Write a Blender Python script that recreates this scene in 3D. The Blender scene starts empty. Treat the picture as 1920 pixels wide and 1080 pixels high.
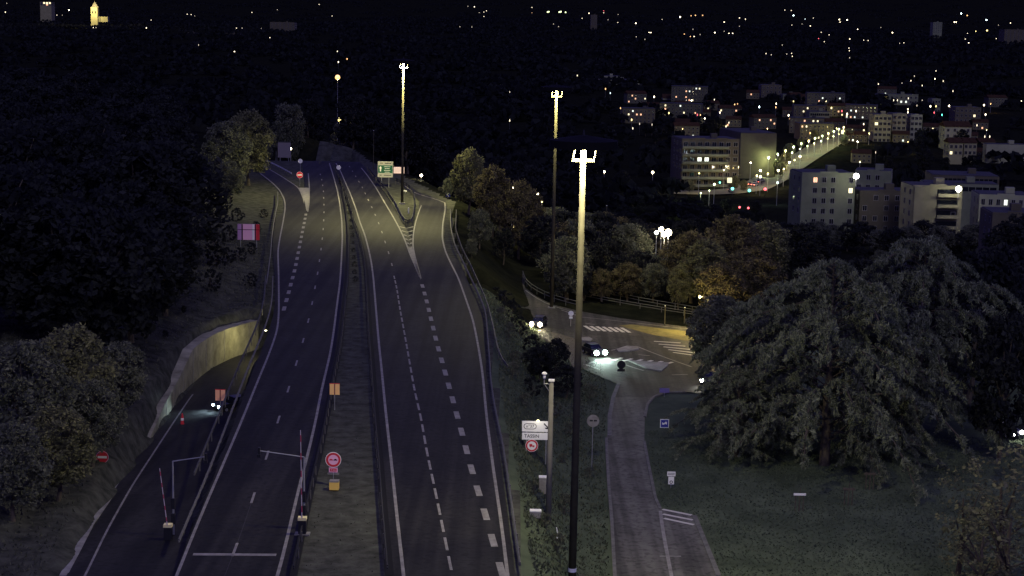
import bpy, bmesh, math, random
import numpy as np
from mathutils import Vector, Matrix

R = math.radians
rng = np.random.default_rng(7)
random.seed(7)
scene = bpy.context.scene
col = scene.collection

# ------------------------------------------------------------------ camera
F, H = 3146.0, 37.6                       # focal length in 1920-wide pixels, camera height over the motorway
PITCH, ROLL = math.atan(505 / 3146), 0.02
_f = Vector((0, math.cos(PITCH), -math.sin(PITCH)))
_r0 = Vector((1, 0, 0)); _u0 = Vector((0, math.sin(PITCH), math.cos(PITCH)))
_r = _r0 * math.cos(ROLL) + _u0 * math.sin(ROLL)
_u = _u0 * math.cos(ROLL) - _r0 * math.sin(ROLL)
cd = bpy.data.cameras.new('camera'); cam = bpy.data.objects.new('camera', cd); col.objects.link(cam)
m = Matrix.Identity(4)
for i in range(3):
    m[i][0], m[i][1], m[i][2] = _r[i], _u[i], -_f[i]
m[2][3] = H
cam.matrix_world = m
cd.sensor_width = 36; cd.lens = 36 * F / 1920; cd.clip_end = 30000; cd.clip_start = 1
scene.camera = cam

# ------------------------------------------------------------------ world: moonless night sky with purple city glow
w = bpy.data.worlds.new('World'); scene.world = w; w.use_nodes = True
nt = w.node_tree; bg = nt.nodes['Background']
sky = nt.nodes.new('ShaderNodeTexSky'); sky.sky_type = 'NISHITA'; sky.sun_disc = False
sky.sun_elevation = R(-6); sky.sun_rotation = R(170)
gl = nt.nodes.new('ShaderNodeMixRGB'); gl.blend_type = 'ADD'; gl.inputs[0].default_value = 1
gl.inputs[2].default_value = (1.35, 1.2, 6.2, 1)
nt.links.new(sky.outputs[0], gl.inputs[1]); nt.links.new(gl.outputs[0], bg.inputs[0])
bg.inputs[1].default_value = 0.05

sl_ = bpy.data.lights.new('fill_sun', 'SUN'); sl_.energy = .64; sl_.angle = R(12); sl_.color = (.78, .74, 1.0)      # added soft fill from behind the camera, lifts signs and tree fronts
sun = bpy.data.objects.new('fill_sun', sl_); col.objects.link(sun); sun.rotation_euler = (R(56), 0, R(10))

vs = scene.view_settings
vs.view_transform = 'Standard'; vs.look = 'None'; vs.exposure = 0; vs.gamma = 1; vs.use_curve_mapping = False
cy = scene.cycles
cy.use_denoising = True
cy.max_bounces = 3; cy.diffuse_bounces = 1; cy.glossy_bounces = 2; cy.transparent_max_bounces = 4
cy.sample_clamp_indirect = 3; cy.caustics_reflective = False; cy.caustics_refractive = False
MAST_POWER = 9500.0        # watts of each of the three lamps under a mast crown

# ------------------------------------------------------------------ pixel / world helpers (design coordinates of the 1920 x 1080 photograph)
def ray(px, py):
    return _f * F + _r * (px - 960) - _u * (py - 540)
def P(px, py, z=0.0):
    d = ray(px, py); t = (z - H) / d.z
    return Vector((d.x * t, d.y * t, z))
def PD(px, py, Y):
    d = ray(px, py); t = Y / d.y
    return Vector((d.x * t, Y, H + d.z * t))
def ZY(py, px, Y):                         # height seen at a pixel at distance Y
    return PD(px, py, Y).z

def ss(a, b, x):
    t = np.clip((x - a) / (b - a), 0, 1)
    return t * t * (3 - 2 * t)

def ymono(pts, z=0.0, pre=True):
    q = sorted([(P(a, b, z).y, P(a, b, z).x) for a, b in pts])
    ys = np.array([k[0] for k in q]); xs = np.array([k[1] for k in q])
    return ys, xs

LRAIL = [(300, 1120), (318, 1080), (336, 1030), (389, 905), (436, 780), (447, 750), (470, 690), (495, 630), (507, 592),
         (511, 565), (512, 527), (508, 480), (508, 450), (512, 420), (518, 392), (513, 362), (497, 335), (478, 308), (470, 296)]
RRAIL = [(985, 1120), (974, 1074), (957, 947), (943, 850), (928, 780), (920, 730), (916, 667), (910, 592), (900, 567),
         (885, 535), (872, 507), (852, 465), (845, 435), (844, 400), (846, 378), (800, 355), (752, 330), (694, 305)]
MLy, MLx = ymono(LRAIL); MRy, MRx = ymono(RRAIL)
def extend(ys, xs, pts):
    return np.append(ys, [p[0] for p in pts]), np.append(xs, [p[1] for p in pts])
MLy, MLx = extend(MLy, MLx, [(480, -66), (520, -86), (600, -142), (800, -300), (1000, -480)])
MRy, MRx = extend(MRy, MRx, [(480, -47), (520, -65), (600, -120), (800, -278), (1000, -458)])
def XML(Y): return np.interp(Y, MLy, MLx)
def XMR(Y): return np.interp(Y, MRy, MRx)

# the slip road that dives under the motorway: centre line with heights
SLIP = [P(205, 1130, 0), P(228, 1080, -.3), P(262, 995, -.9), P(303, 910, -1.9), P(342, 842, -3.0), P(372, 790, -3.9), P(402, 740, -4.6),
        P(435, 700, -5.0), P(478, 674, -5.2), P(540, 655, -5.4), P(640, 632, -5.6), P(760, 612, -5.8), P(860, 592, -5.9), P(935, 575, -6.0)]
SLIP_HALF = 3.7
def slip_dist(X, Y):
    best = np.full(np.shape(X), 1e9); zz = np.zeros(np.shape(X))
    for a, b in zip(SLIP[:-1], SLIP[1:]):
        dx, dy = b.x - a.x, b.y - a.y; L2 = dx * dx + dy * dy
        t = np.clip(((X - a.x) * dx + (Y - a.y) * dy) / L2, 0, 1)
        d = np.hypot(X - a.x - t * dx, Y - a.y - t * dy)
        k = d < best
        best = np.where(k, d, best); zz = np.where(k, a.z + t * (b.z - a.z), zz)
    return best, zz

FARY = [0, 110, 300, 360, 420, 600, 900, 1300, 1800, 3000, 4500, 6500, 9500]
FARZ = [-4.15, -5.0, -6.5, -14, -20, -25, -26, -20, -3, 17, 33, 125, 330]
def zr(Y): return np.interp(Y, FARY, FARZ)
def hz(X, Y):
    X = np.asarray(X, float); Y = np.asarray(Y, float)
    sr = X - XMR(Y); sl = XML(Y) - X
    wob = .35 * np.sin(X * .13 + 1.3) * np.sin(Y * .09) + .25 * np.sin(X * .31 + Y * .17)
    right = zr(Y) * ss(0.4, np.interp(Y, [110, 200, 300, 420], [6.3, 8.0, 14, 40]), sr)
    wid = np.interp(Y, [110, 200, 240, 300], [13, 9, 2.0, 2.0])
    left = np.clip((sl - wid) * np.interp(Y, [110, 200, 240, 300, 340], [.33, .33, .25, .15, .11]), 0, None); left = 13 * (1 - np.exp(-left / 13))
    fade = 1 - ss(520, 900, Y)
    left = left * fade + zr(Y) * ss(560, 1000, Y)
    hiding_drop = -.0026 * np.clip(Y - 428, 0, 66) ** 2 * (1 - ss(560, 700, Y))  # invented drop, sinks the far road from sight where it is unlit
    z = np.where(sr > 0, right, np.where(sl > 0, left, hiding_drop + zr(Y) * ss(620, 1000, Y)))
    far = ss(700, 1300, Y)
    z = z + far * (6 * np.sin(X * .004 + 1) * np.sin(Y * .0021) + 5 * np.sin(X * .0023 + .7))
    z = z + np.where((sl > wid + 1), wob * ss(0, 6, sl - wid - 1), 0)
    d, sz = slip_dist(X, Y)
    k = ss(SLIP_HALF - .1, SLIP_HALF + 1.1, d)
    near = np.where(Y < 300, 1, 0)
    z = np.where((near > 0) & (d < SLIP_HALF + 1.2), np.minimum(z, (sz - .1) * (1 - k) + z * k), z)
    return z - .12
def hz1(X, Y): return float(hz(np.array([X]), np.array([Y]))[0])
_YS = 60 * 1.0022 ** np.arange(2350)
def PT(px, py, up=0.0):                    # the point of the ground (or 'up' metres over it) seen at a pixel
    d = ray(px, py); t = _YS / d.y
    xs, zs = d.x * t, H + d.z * t
    g = hz(xs, _YS) + up
    k = np.nonzero(zs < g)[0]
    i = int(k[0]) if len(k) else len(_YS) - 1
    if i > 0 and len(k):
        a = zs[i - 1] - g[i - 1]; b = zs[i] - g[i]; q = a / (a - b + 1e-9)
        Y = _YS[i - 1] * (1 - q) + _YS[i] * q
    else: Y = _YS[i]
    t = Y / d.y
    return Vector((d.x * t, Y, H + d.z * t - up))

# ------------------------------------------------------------------ materials
MATS = {}
def mat(name, c, rough=.7, metal=0., spec=.3, noise=None, c2=None, scale=3., bump=0., emit=None, estr=0., attr=None, sampling=None):
    if name in MATS: return MATS[name]
    M = bpy.data.materials.new(name); M.use_nodes = True; n = M.node_tree.nodes; l = M.node_tree.links
    b = n['Principled BSDF']
    b.inputs['Base Color'].default_value = (*c, 1); b.inputs['Roughness'].default_value = rough
    b.inputs['Metallic'].default_value = metal; b.inputs['Specular IOR Level'].default_value = spec
    tc = n.new('ShaderNodeTexCoord')
    src = None
    if c2 is not None:
        nz = n.new('ShaderNodeTexNoise'); nz.inputs['Scale'].default_value = scale; nz.inputs['Detail'].default_value = 8
        nz.inputs['Roughness'].default_value = .65
        cr = n.new('ShaderNodeValToRGB'); cr.color_ramp.elements[0].position = .35; cr.color_ramp.elements[1].position = .68
        cr.color_ramp.elements[0].color = (*c, 1); cr.color_ramp.elements[1].color = (*c2, 1)
        geo = n.new('ShaderNodeNewGeometry')
        l.new(geo.outputs['Position'], nz.inputs['Vector'])
        l.new(nz.outputs['Fac'], cr.inputs[0]); src = cr.outputs[0]
        if bump:
            nz2 = n.new('ShaderNodeTexNoise'); nz2.inputs['Scale'].default_value = scale * 6; nz2.inputs['Detail'].default_value = 4
            l.new(geo.outputs['Position'], nz2.inputs['Vector'])
            bp = n.new('ShaderNodeBump'); bp.inputs['Strength'].default_value = bump; bp.inputs['Distance'].default_value = .1
            l.new(nz2.outputs['Fac'], bp.inputs['Height']); l.new(bp.outputs[0], b.inputs['Normal'])
    if attr:
        at = n.new('ShaderNodeAttribute'); at.attribute_name = attr
        if src is None: src = at.outputs['Color']
        else:
            mx = n.new('ShaderNodeMixRGB'); mx.blend_type = 'MULTIPLY'; mx.inputs[0].default_value = 1
            l.new(src, mx.inputs[1]); l.new(at.outputs['Color'], mx.inputs[2]); src = mx.outputs[0]
    if src is not None: l.new(src, b.inputs['Base Color'])
    if emit is not None:
        b.inputs['Emission Color'].default_value = (*emit, 1); b.inputs['Emission Strength'].default_value = estr
    if sampling: M.cycles.emission_sampling = sampling
    MATS[name] = M
    return M

def asphalt_mat(name, c, c2):
    M = mat(name, c, .8, 0, .22, c2=c2, scale=.22, bump=.25)
    n = M.node_tree.nodes; l = M.node_tree.links; b = n['Principled BSDF']
    prev = b.inputs['Base Color'].links[0].from_socket
    geo = n.new('ShaderNodeNewGeometry')
    sp = n.new('ShaderNodeTexNoise'); sp.inputs['Scale'].default_value = 1.9; sp.inputs['Detail'].default_value = 5
    l.new(geo.outputs['Position'], sp.inputs['Vector'])
    cr = n.new('ShaderNodeValToRGB'); cr.color_ramp.elements[0].position = .36; cr.color_ramp.elements[0].color = (.45, .45, .45, 1)
    cr.color_ramp.elements[1].position = .5; cr.color_ramp.elements[1].color = (1, 1, 1, 1)
    l.new(sp.outputs['Fac'], cr.inputs[0])
    mx = n.new('ShaderNodeMixRGB'); mx.blend_type = 'MULTIPLY'; mx.inputs[0].default_value = .8
    l.new(prev, mx.inputs[1]); l.new(cr.outputs[0], mx.inputs[2])
    mp = n.new('ShaderNodeMapping'); mp.inputs['Scale'].default_value = (.9, .018, 1)          # long tyre-polished streaks
    st = n.new('ShaderNodeTexNoise'); st.inputs['Scale'].default_value = 1.0; st.inputs['Detail'].default_value = 3
    l.new(geo.outputs['Position'], mp.inputs['Vector']); l.new(mp.outputs[0], st.inputs['Vector'])
    c3 = n.new('ShaderNodeValToRGB'); c3.color_ramp.elements[0].position = .38; c3.color_ramp.elements[0].color = (.58, .58, .58, 1); c3.color_ramp.elements[1].position = .62; c3.color_ramp.elements[1].color = (1.38, 1.38, 1.34, 1)
    l.new(st.outputs['Fac'], c3.inputs[0])
    m2 = n.new('ShaderNodeMixRGB'); m2.blend_type = 'MULTIPLY'; m2.inputs[0].default_value = 1
    l.new(mx.outputs[0], m2.inputs[1]); l.new(c3.outputs[0], m2.inputs[2])
    vo = n.new('ShaderNodeTexVoronoi'); vo.inputs['Scale'].default_value = .85; l.new(geo.outputs['Position'], vo.inputs['Vector'])      # oil spots
    c4 = n.new('ShaderNodeValToRGB'); c4.color_ramp.elements[0].position = .05; c4.color_ramp.elements[0].color = (.35, .35, .38, 1); c4.color_ramp.elements[1].position = .16; c4.color_ramp.elements[1].color = (1, 1, 1, 1)
    l.new(vo.outputs['Distance'], c4.inputs[0])
    m3 = n.new('ShaderNodeMixRGB'); m3.blend_type = 'MULTIPLY'; m3.inputs[0].default_value = .8
    l.new(m2.outputs[0], m3.inputs[1]); l.new(c4.outputs[0], m3.inputs[2])
    l.new(m3.outputs[0], b.inputs['Base Color'])
    return M
ASPH = asphalt_mat('asphalt', (.012, .0115, .012), (.021, .020, .020))
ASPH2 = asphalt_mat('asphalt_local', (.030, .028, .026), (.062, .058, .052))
PAINT = mat('road_paint', (.15, .142, .13), .7, c2=(.30, .285, .265), scale=1.2)
SOIL = mat('soil', (.038, .039, .034), .95, spec=0., c2=(.09, .092, .078), scale=.7, bump=.25)
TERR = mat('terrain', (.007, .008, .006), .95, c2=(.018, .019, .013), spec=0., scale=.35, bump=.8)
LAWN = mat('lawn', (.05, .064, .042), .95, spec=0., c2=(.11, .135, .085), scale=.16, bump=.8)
CONC = mat('concrete', (.15, .14, .10), .9, c2=(.36, .345, .25), scale=.5, bump=.3)
CONC2 = mat('concrete_grey', (.16, .15, .14), .9, c2=(.30, .29, .27), scale=.8, bump=.3)
STEEL = mat('galvanised_steel', (.30, .30, .31), .5, .6, .5, c2=(.42, .42, .42), scale=1.5)
DARKM = mat('dark_metal', (.02, .02, .024), .6, .3)
POLE = mat('pole_paint', (.050, .046, .034), .9, .0, 0., c2=(.075, .070, .052), scale=.9)
WHITE = mat('white_paint', (.80, .79, .76), .5)
BLACK = mat('black_paint', (.008, .008, .009), .8, 0, .05)
REDP = mat('red_paint', (.55, .03, .045), .5)
BLUEP = mat('blue_paint', (.02, .03, .30), .5)
GREENP = mat('green_paint', (.010, .09, .05), .6)
PEACH = mat('peach_paint', (.85, .42, .25), .5)
PINK = mat('pink_paint', (.80, .42, .58), .5)
YELP = mat('yellow_paint', (.75, .50, .12), .5)
BARK = mat('bark', (.05, .04, .03), .95, c2=(.11, .09, .07), scale=2.5)
RUBBER = mat('rubber', (.012, .012, .012), .9)
GLASS = mat('dark_glass', (.010, .012, .016), .12, 0, .6)

def emat(name, c, s, sampling='NONE'):
    return mat(name, (.8, .8, .8), .5, emit=c, estr=s, sampling=sampling)
LAMPC = {'w': (1, .84, .54), 'y': (1, .78, .25), 'o': (1, .52, .14), 'b': (.75, .95, .95), 'r': (1, .10, .10), 't': (.15, 1, .75), 'g': (.85, 1, .45)}

# ------------------------------------------------------------------ mesh helpers
def link(o, parent=None):
    col.objects.link(o)
    if parent is not None: o.parent = parent
    return o
def tag(o, label=None, cat=None, group=None, kind=None):
    if label: o['label'] = label
    if cat: o['category'] = cat
    if group: o['group'] = group
    if kind: o['kind'] = kind
    return o
def empty(name, loc, rz=0, label=None, cat=None, group=None, scale=1):
    o = bpy.data.objects.new(name, None); col.objects.link(o); o.location = loc; o.rotation_euler = (0, 0, rz)
    o.empty_display_size = .3; o.scale = (scale,) * 3
    return tag(o, label, cat, group)
def mesh_obj(name, verts, faces, material, parent=None, smooth=False, loc=None):
    me = bpy.data.meshes.new(name); me.from_pydata([tuple(v) for v in verts], [], faces); me.update()
    mats = material if isinstance(material, (list, tuple)) else [material]
    for k in mats: me.materials.append(k)
    if smooth: me.polygons.foreach_set('use_smooth', [True] * len(me.polygons))
    o = bpy.data.objects.new(name, me); link(o, parent)
    if loc is not None: o.location = loc
    return o
class MB:
    def __init__(s): s.v = []; s.f = []; s.mi = []
    def add(s, vs_, fs_, mi=0):
        b = len(s.v); s.v += [tuple(q) for q in vs_]; s.f += [tuple(i + b for i in f) for f in fs_]; s.mi += [mi] * len(fs_); return s
    def box(s, c, d, mi=0, rz=0, taper=1.0):
        x, y, z = d[0] / 2, d[1] / 2, d[2] / 2; co, si = math.cos(rz), math.sin(rz); o = []
        for k, zz in ((1, -z), (taper, z)):
            for a, b in ((-x, -y), (x, -y), (x, y), (-x, y)):
                a *= k; b *= k
                o.append((c[0] + a * co - b * si, c[1] + a * si + b * co, c[2] + zz))
        return s.add(o, [(3, 2, 1, 0), (4, 5, 6, 7), (0, 1, 5, 4), (1, 2, 6, 5), (2, 3, 7, 6), (3, 0, 4, 7)], mi)
    def tube(s, a, b, r0, r1=None, n=8, mi=0, cap=True):
        a, b = Vector(a), Vector(b); r1 = r0 if r1 is None else r1
        d = (b - a).normalized(); u = d.orthogonal().normalized(); v = d.cross(u)
        o = []
        for c, r in ((a, r0), (b, r1)):
            for k in range(n):
                t = 2 * math.pi * k / n; o.append(c + u * (math.cos(t) * r) + v * (math.sin(t) * r))
        f = [(k, (k + 1) % n, n + (k + 1) % n, n + k) for k in range(n)]
        if cap: f += [tuple(range(n - 1, -1, -1)), tuple(range(n, 2 * n))]
        return s.add(o, f, mi)
    def lathe(s, c, prof, n=16, mi=0):
        o = []
        for r, z in prof:
            for k in range(n):
                t = 2 * math.pi * k / n; o.append((c[0] + r * math.cos(t), c[1] + r * math.sin(t), c[2] + z))
        f = []
        for i in range(len(prof) - 1):
            for k in range(n):
                f.append((i * n + k, i * n + (k + 1) % n, (i + 1) * n + (k + 1) % n, (i + 1) * n + k))
        f += [tuple(range(n - 1, -1, -1)), tuple(range((len(prof) - 1) * n, len(prof) * n))]
        return s.add(o, f, mi)
    def disc(s, c, r, th=.01, n=24, mi=0):   # a round plate that faces -Y
        o = []
        for y in (0, th):
            for k in range(n):
                t = 2 * math.pi * k / n; o.append((c[0] + r * math.cos(t), c[1] - y, c[2] + r * math.sin(t)))
        f = [(k, (k + 1) % n, n + (k + 1) % n, n + k) for k in range(n)] + [tuple(range(n)), tuple(range(2 * n - 1, n - 1, -1))]
        return s.add(o, f, mi)
    def ring(s, c, r0, r1, th=.01, n=24, mi=0):
        o = []
        for r in (r0, r1):
            for y in (0, th):
                for k in range(n):
                    t = 2 * math.pi * k / n; o.append((c[0] + r * math.cos(t), c[1] - y, c[2] + r * math.sin(t)))
        f = []
        for k in range(n):
            j = (k + 1) % n
            f += [(n + k, n + j, 3 * n + j, 3 * n + k), (2 * n + k, 2 * n + j, 3 * n + j, 3 * n + k), (k, j, n + j, n + k)]
        return s.add(o, f, mi)
    def poly(s, pts, th=.01, y=0., mi=0):    # flat outline in XZ facing -Y
        n = len(pts); o = [(a, y, b) for a, b in pts] + [(a, y - th, b) for a, b in pts]
        f = [(k, (k + 1) % n, n + (k + 1) % n, n + k) for k in range(n)] + [tuple(range(2 * n - 1, n - 1, -1)), tuple(range(n))]
        return s.add(o, f, mi)
    def build(s, name, material, parent=None, smooth=False, loc=None):
        o = mesh_obj(name, s.v, s.f, material, parent, smooth, loc)
        if isinstance(material, (list, tuple)): o.data.polygons.foreach_set('material_index', s.mi)
        return o
def tmpl(o):                               # take a template object out of the scene, keep its mesh
    me = o.data; bpy.data.objects.remove(o); return me
def inst(name, me, parent, loc, rz=0, sc=None):
    o = bpy.data.objects.new(name, me); link(o, parent); o.location = loc; o.rotation_euler = (0, 0, rz)
    if sc is not None: o.scale = sc
    return o

# ------------------------------------------------------------------ terrain: one sheet out to the horizon
def axis(segs):
    a = []
    for lo, hi, st in segs: a += list(np.arange(lo, hi, st))
    return np.array(a + [segs[-1][1]])
gx = axis([(-6000, -1500, 300), (-1500, -400, 60), (-400, -120, 14), (-120, -70, 3), (-70, 45, 1.0), (45, 120, 4), (120, 400, 14), (400, 1500, 50), (1500, 6000, 300)])
gy = axis([(-600, 80, 60), (80, 100, 5), (100, 300, 1.0), (300, 480, 3), (480, 1000, 14), (1000, 2400, 50), (2400, 9600, 240)])
XX, YY = np.meshgrid(gx, gy)
ZZ = hz(XX, YY)
nx, ny = len(gx), len(gy)
V = np.stack([XX, YY, ZZ], -1).reshape(-1, 3)
idx = np.arange(nx * ny).reshape(ny, nx)
Q = np.stack([idx[:-1, :-1], idx[:-1, 1:], idx[1:, 1:], idx[1:, :-1]], -1).reshape(-1, 4)
def np_mesh(name, V, Q, material, tint=None, mi=None, smooth=False):
    me = bpy.data.meshes.new(name)
    n, k = Q.shape
    me.vertices.add(len(V)); me.vertices.foreach_set('co', V.astype(np.float32).ravel())
    me.loops.add(n * k); me.loops.foreach_set('vertex_index', Q.astype(np.int32).ravel())
    me.polygons.add(n); me.polygons.foreach_set('loop_start', np.arange(0, n * k, k, dtype=np.int32))
    me.polygons.foreach_set('loop_total', np.full(n, k, dtype=np.int32))
    if smooth: me.polygons.foreach_set('use_smooth', np.ones(n, dtype=bool))
    mats = material if isinstance(material, (list, tuple)) else [material]
    for q in mats: me.materials.append(q)
    if mi is not None: me.polygons.foreach_set('material_index', mi.astype(np.int32))
    if tint is not None:
        a = me.color_attributes.new('tint', 'FLOAT_COLOR', 'POINT')
        c = np.ones((len(V), 4), np.float32); c[:, :3] = tint; a.data.foreach_set('color', c.ravel())
    me.update(calc_edges=True)
    return me
# lawn / soil / dark woodland floor by place
cxm, cym = XX[:-1, :-1].ravel(), YY[:-1, :-1].ravel()
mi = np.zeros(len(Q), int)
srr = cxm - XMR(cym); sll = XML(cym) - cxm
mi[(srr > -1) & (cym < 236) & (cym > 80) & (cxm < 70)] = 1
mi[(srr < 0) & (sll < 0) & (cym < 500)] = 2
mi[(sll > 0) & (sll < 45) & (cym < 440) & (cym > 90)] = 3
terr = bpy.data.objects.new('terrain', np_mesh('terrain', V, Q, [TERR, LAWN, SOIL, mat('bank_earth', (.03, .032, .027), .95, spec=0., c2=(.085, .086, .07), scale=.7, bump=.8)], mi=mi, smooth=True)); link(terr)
tag(terr, 'dark rolling ground with lawns and wooded slopes', kind='structure')

# ------------------------------------------------------------------ motorway
def yline(pts, z=0.0):
    ys, xs = ymono(pts, z); return lambda Y: np.interp(Y, ys, xs)
L_LEFT = [(310, 1130), (332, 1080), (353, 1024), (383, 952), (419, 869), (457, 780), (469, 750), (485, 710), (500, 675), (512.5, 642), (521, 615), (523, 580),
          (522.5, 517), (521, 470), (525, 445), (531, 415), (535, 390), (533.7, 375), (525, 357), (510, 342), (488, 325)]
L_MED = [(505, 1130), (522, 1080), (544, 985), (561, 913), (578, 849), (594, 780), (599, 750), (609, 705), (619, 665), (626, 620), (632, 570), (637.5, 530),
         (640, 490), (642, 445), (640.7, 412), (637.5, 385), (632.5, 357), (625, 330), (617.5, 306), (608, 290)]
L_GORE = [(577, 397), (579.5, 380), (580, 350), (578, 325), (572, 300)]
L_DASH = [(420, 1083), (448, 1013), (476, 928), (499, 860), (521, 790), (540.5, 731), (555.7, 681), (569, 637.5), (578.7, 599.5), (585.7, 567), (591, 537),
          (595.7, 512), (599, 489), (602, 467), (605.5, 437), (607, 414), (607.6, 395), (607, 370), (606, 352), (603, 335), (599, 322), (590, 300)]
L_WIDE = [(531, 585), (532, 580), (537, 564), (541, 549), (545, 535), (548, 522), (552, 510), (557, 485), (562, 460), (567, 435), (572, 410), (574.5, 396)]
R_LEFT = [(762, 1130), (757, 1080), (744, 966), (735, 877), (724, 780), (721, 750), (715, 687), (710, 640), (705, 580), (700, 520), (696, 490), (691, 467), (684, 440),
          (675, 417), (667.5, 392), (657.5, 365), (647.5, 342), (639, 322), (630, 306)]
R_DASH = [(739, 519), (735, 496), (729, 475), (722.5, 455), (717, 437.5), (711, 421), (705, 406), (699, 392.5), (693, 380), (687.5, 369), (682.5, 357.5), (677, 347), (671, 337.5), (664, 326), (655, 312)]
R_T3 = [(859, 1130), (848, 1080), (833, 1002), (823.6, 958), (814, 910), (800, 847), (789, 780), (777.5, 735), (772.5, 705), (765, 662), (757.5, 620), (750, 580), (744, 540), (739, 519)]
R_WIDE = [(946, 1090), (939, 1066), (918.5, 994), (903, 940), (888, 895), (876, 850), (865.5, 808), (856, 776), (848, 746), (840, 718), (833, 692), (826, 668), (818, 640), (810, 605), (803, 577), (797, 553), (792, 536)]
R_RIGHT = [(958, 1130), (952, 1080), (940, 980), (925, 880), (912, 780), (905, 700), (897, 650), (887, 600), (868, 545), (859, 520), (847, 497), (835, 472), (829, 447), (830, 420), (835, 392), (834, 380)]
R_GORE_L = [(787.5, 520), (782.5, 507), (770, 480), (760, 452), (750, 430), (737.5, 407), (722.5, 382), (705, 352), (687.5, 327), (677.5, 315), (665, 302)]
R_GORE_R = [(789, 522), (785, 507), (780, 490), (774, 462), (775, 437), (779, 417), (786, 395), (790, 385)]

def sheet(name, xl, xr, Y0, Y1, step, z, material, skirt_l=.8, skirt_r=.8):
    Ys = np.arange(Y0, Y1 + .01, step); v = []; f = []
    for Y in Ys:
        a, b = float(xl(Y)), float(xr(Y))
        sl_ = skirt_l(Y) if callable(skirt_l) else skirt_l; sr_ = skirt_r(Y) if callable(skirt_r) else skirt_r
        zz = z - .0026 * min(max(Y - 428, 0), 66) ** 2  # follows the invented drop past the lit stretch
        v += [(a, Y, zz - sl_), (a, Y, zz), (a * .67 + b * .33, Y, zz), (a * .33 + b * .67, Y, zz), (b, Y, zz), (b, Y, zz - sr_)]
    for i in range(len(Ys) - 1):
        for k in range(5): f.append((i * 6 + k, i * 6 + k + 1, i * 6 + 7 + k, i * 6 + 6 + k))
    return mesh_obj(name, v, f, material)
xLm, xRl = yline(L_MED), yline(R_LEFT)
xLg, xRg, xLl, xRr = yline(L_GORE), yline(R_GORE_L), yline(L_LEFT), yline(R_RIGHT)
def xL_left(Y):
    e = XML(Y) + .35
    return np.where(Y < 312, e, np.where(Y < 334, e + (xLg(334) - 1 - e) * (Y - 312) / 22, xLg(Y) - 1))
def xR_right(Y):
    e = XMR(Y) - .3
    return np.where(Y < 262, e, np.where(Y < 278, e + (xRg(278) + 1.2 - e) * (Y - 262) / 16, xRg(Y) + 1.2))
def farx(fn, Y):       # motorway beyond the last sighted marking keeps bending left into the dark
    return fn(np.minimum(Y, 436)) - np.clip(Y - 436, 0, None) * .15 - np.clip(Y - 436, 0, None) ** 2 * .0022
mL = sheet('motorway', lambda Y: farx(xL_left, Y), lambda Y: farx(lambda q: xLm(q) + .7, Y), 60, 560, 2.5, .0, ASPH, skirt_l=lambda Y: 5.5 if Y < 196 else 1.1)
tag(mL, 'left motorway carriageway of dark asphalt beside the slip road', kind='structure')
mR = sheet('motorway', lambda Y: farx(lambda q: xRl(q) - .7, Y), lambda Y: farx(xR_right, Y), 60, 560, 2.5, .0, ASPH, skirt_r=1.1)
tag(mR, 'right motorway carriageway of dark asphalt with its joining lane', kind='structure')

med = sheet('median_strip', lambda Y: farx(lambda q: xLm(q) + .65, Y), lambda Y: farx(lambda q: xRl(q) - .65, Y), 60, 436, 2.0, -.05, SOIL, .9, .9)
tag(med, 'rough earth median strip between the carriageways', kind='structure')
def ngon_sheet(name, pts, material, parent=None, thick=None):
    bm = bmesh.new(); vs_ = [bm.verts.new(p) for p in pts]; f = bm.faces.new(vs_)
    bmesh.ops.triangulate(bm, faces=[f]); bmesh.ops.recalc_face_normals(bm, faces=bm.faces)
    me = bpy.data.meshes.new(name); bm.to_mesh(me); bm.free(); me.materials.append(material)
    o = bpy.data.objects.new(name, me); return link(o, parent)
ex = [(519, 470), (522, 440), (529, 412), (533, 390), (531.5, 375), (523, 358), (508, 343), (486, 326), (470, 318), (470, 302), (491, 309), (530, 332), (562, 351), (574, 375), (578, 398), (572, 440), (566, 470)]
exr = ngon_sheet('exit_road', [P(a, b, -.03) for a, b in ex], ASPH); tag(exr, kind='structure')
orp = [(783, 530), (774, 462), (775, 437), (779, 417), (786, 395), (786, 376), (770, 362), (752, 347), (757, 341), (785, 360), (812, 369), (836, 377), (838, 392), (833, 420), (832, 447), (838, 472), (850, 497), (862, 520), (868, 530)]
onr = ngon_sheet('entry_road', [P(a, b, -.03) for a, b in orp], ASPH); tag(onr, kind='structure')

# --- painted lines
def resample(pts, step=2.0):
    out = [pts[0]]; acc = 0
    for a, b in zip(pts[:-1], pts[1:]):
        L = (b - a).length; n = max(1, int(L / step))
        out += [a.lerp(b, k / n) for k in range(1, n + 1)]
    return out
def smooth_path(pts, it=3):
    pts = resample(pts, 3.0)
    for _ in range(it):
        pts = [pts[0]] + [(pts[i - 1] + pts[i] * 2 + pts[i + 1]) / 4 for i in range(1, len(pts) - 1)] + [pts[-1]]
    return pts
def ribbon(name, pts, wd, parent, material=PAINT, z=.012):
    v = []; f = []
    for i, p in enumerate(pts):
        d = (pts[min(i + 1, len(pts) - 1)] - pts[max(i - 1, 0)]); d.z = 0; d.normalize(); nrm = Vector((-d.y, d.x, 0)) * wd / 2
        v += [p + nrm + Vector((0, 0, z)), p - nrm + Vector((0, 0, z))]
    for i in range(len(pts) - 1): f.append((2 * i, 2 * i + 1, 2 * i + 3, 2 * i + 2))
    return mesh_obj(name, v, f, material, parent)
def wpath(px, z=0.0, sm=3): return smooth_path([q for q in (P(a, b, z) for a, b in px) if q.y < 431 or z < -.02], sm)
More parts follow.
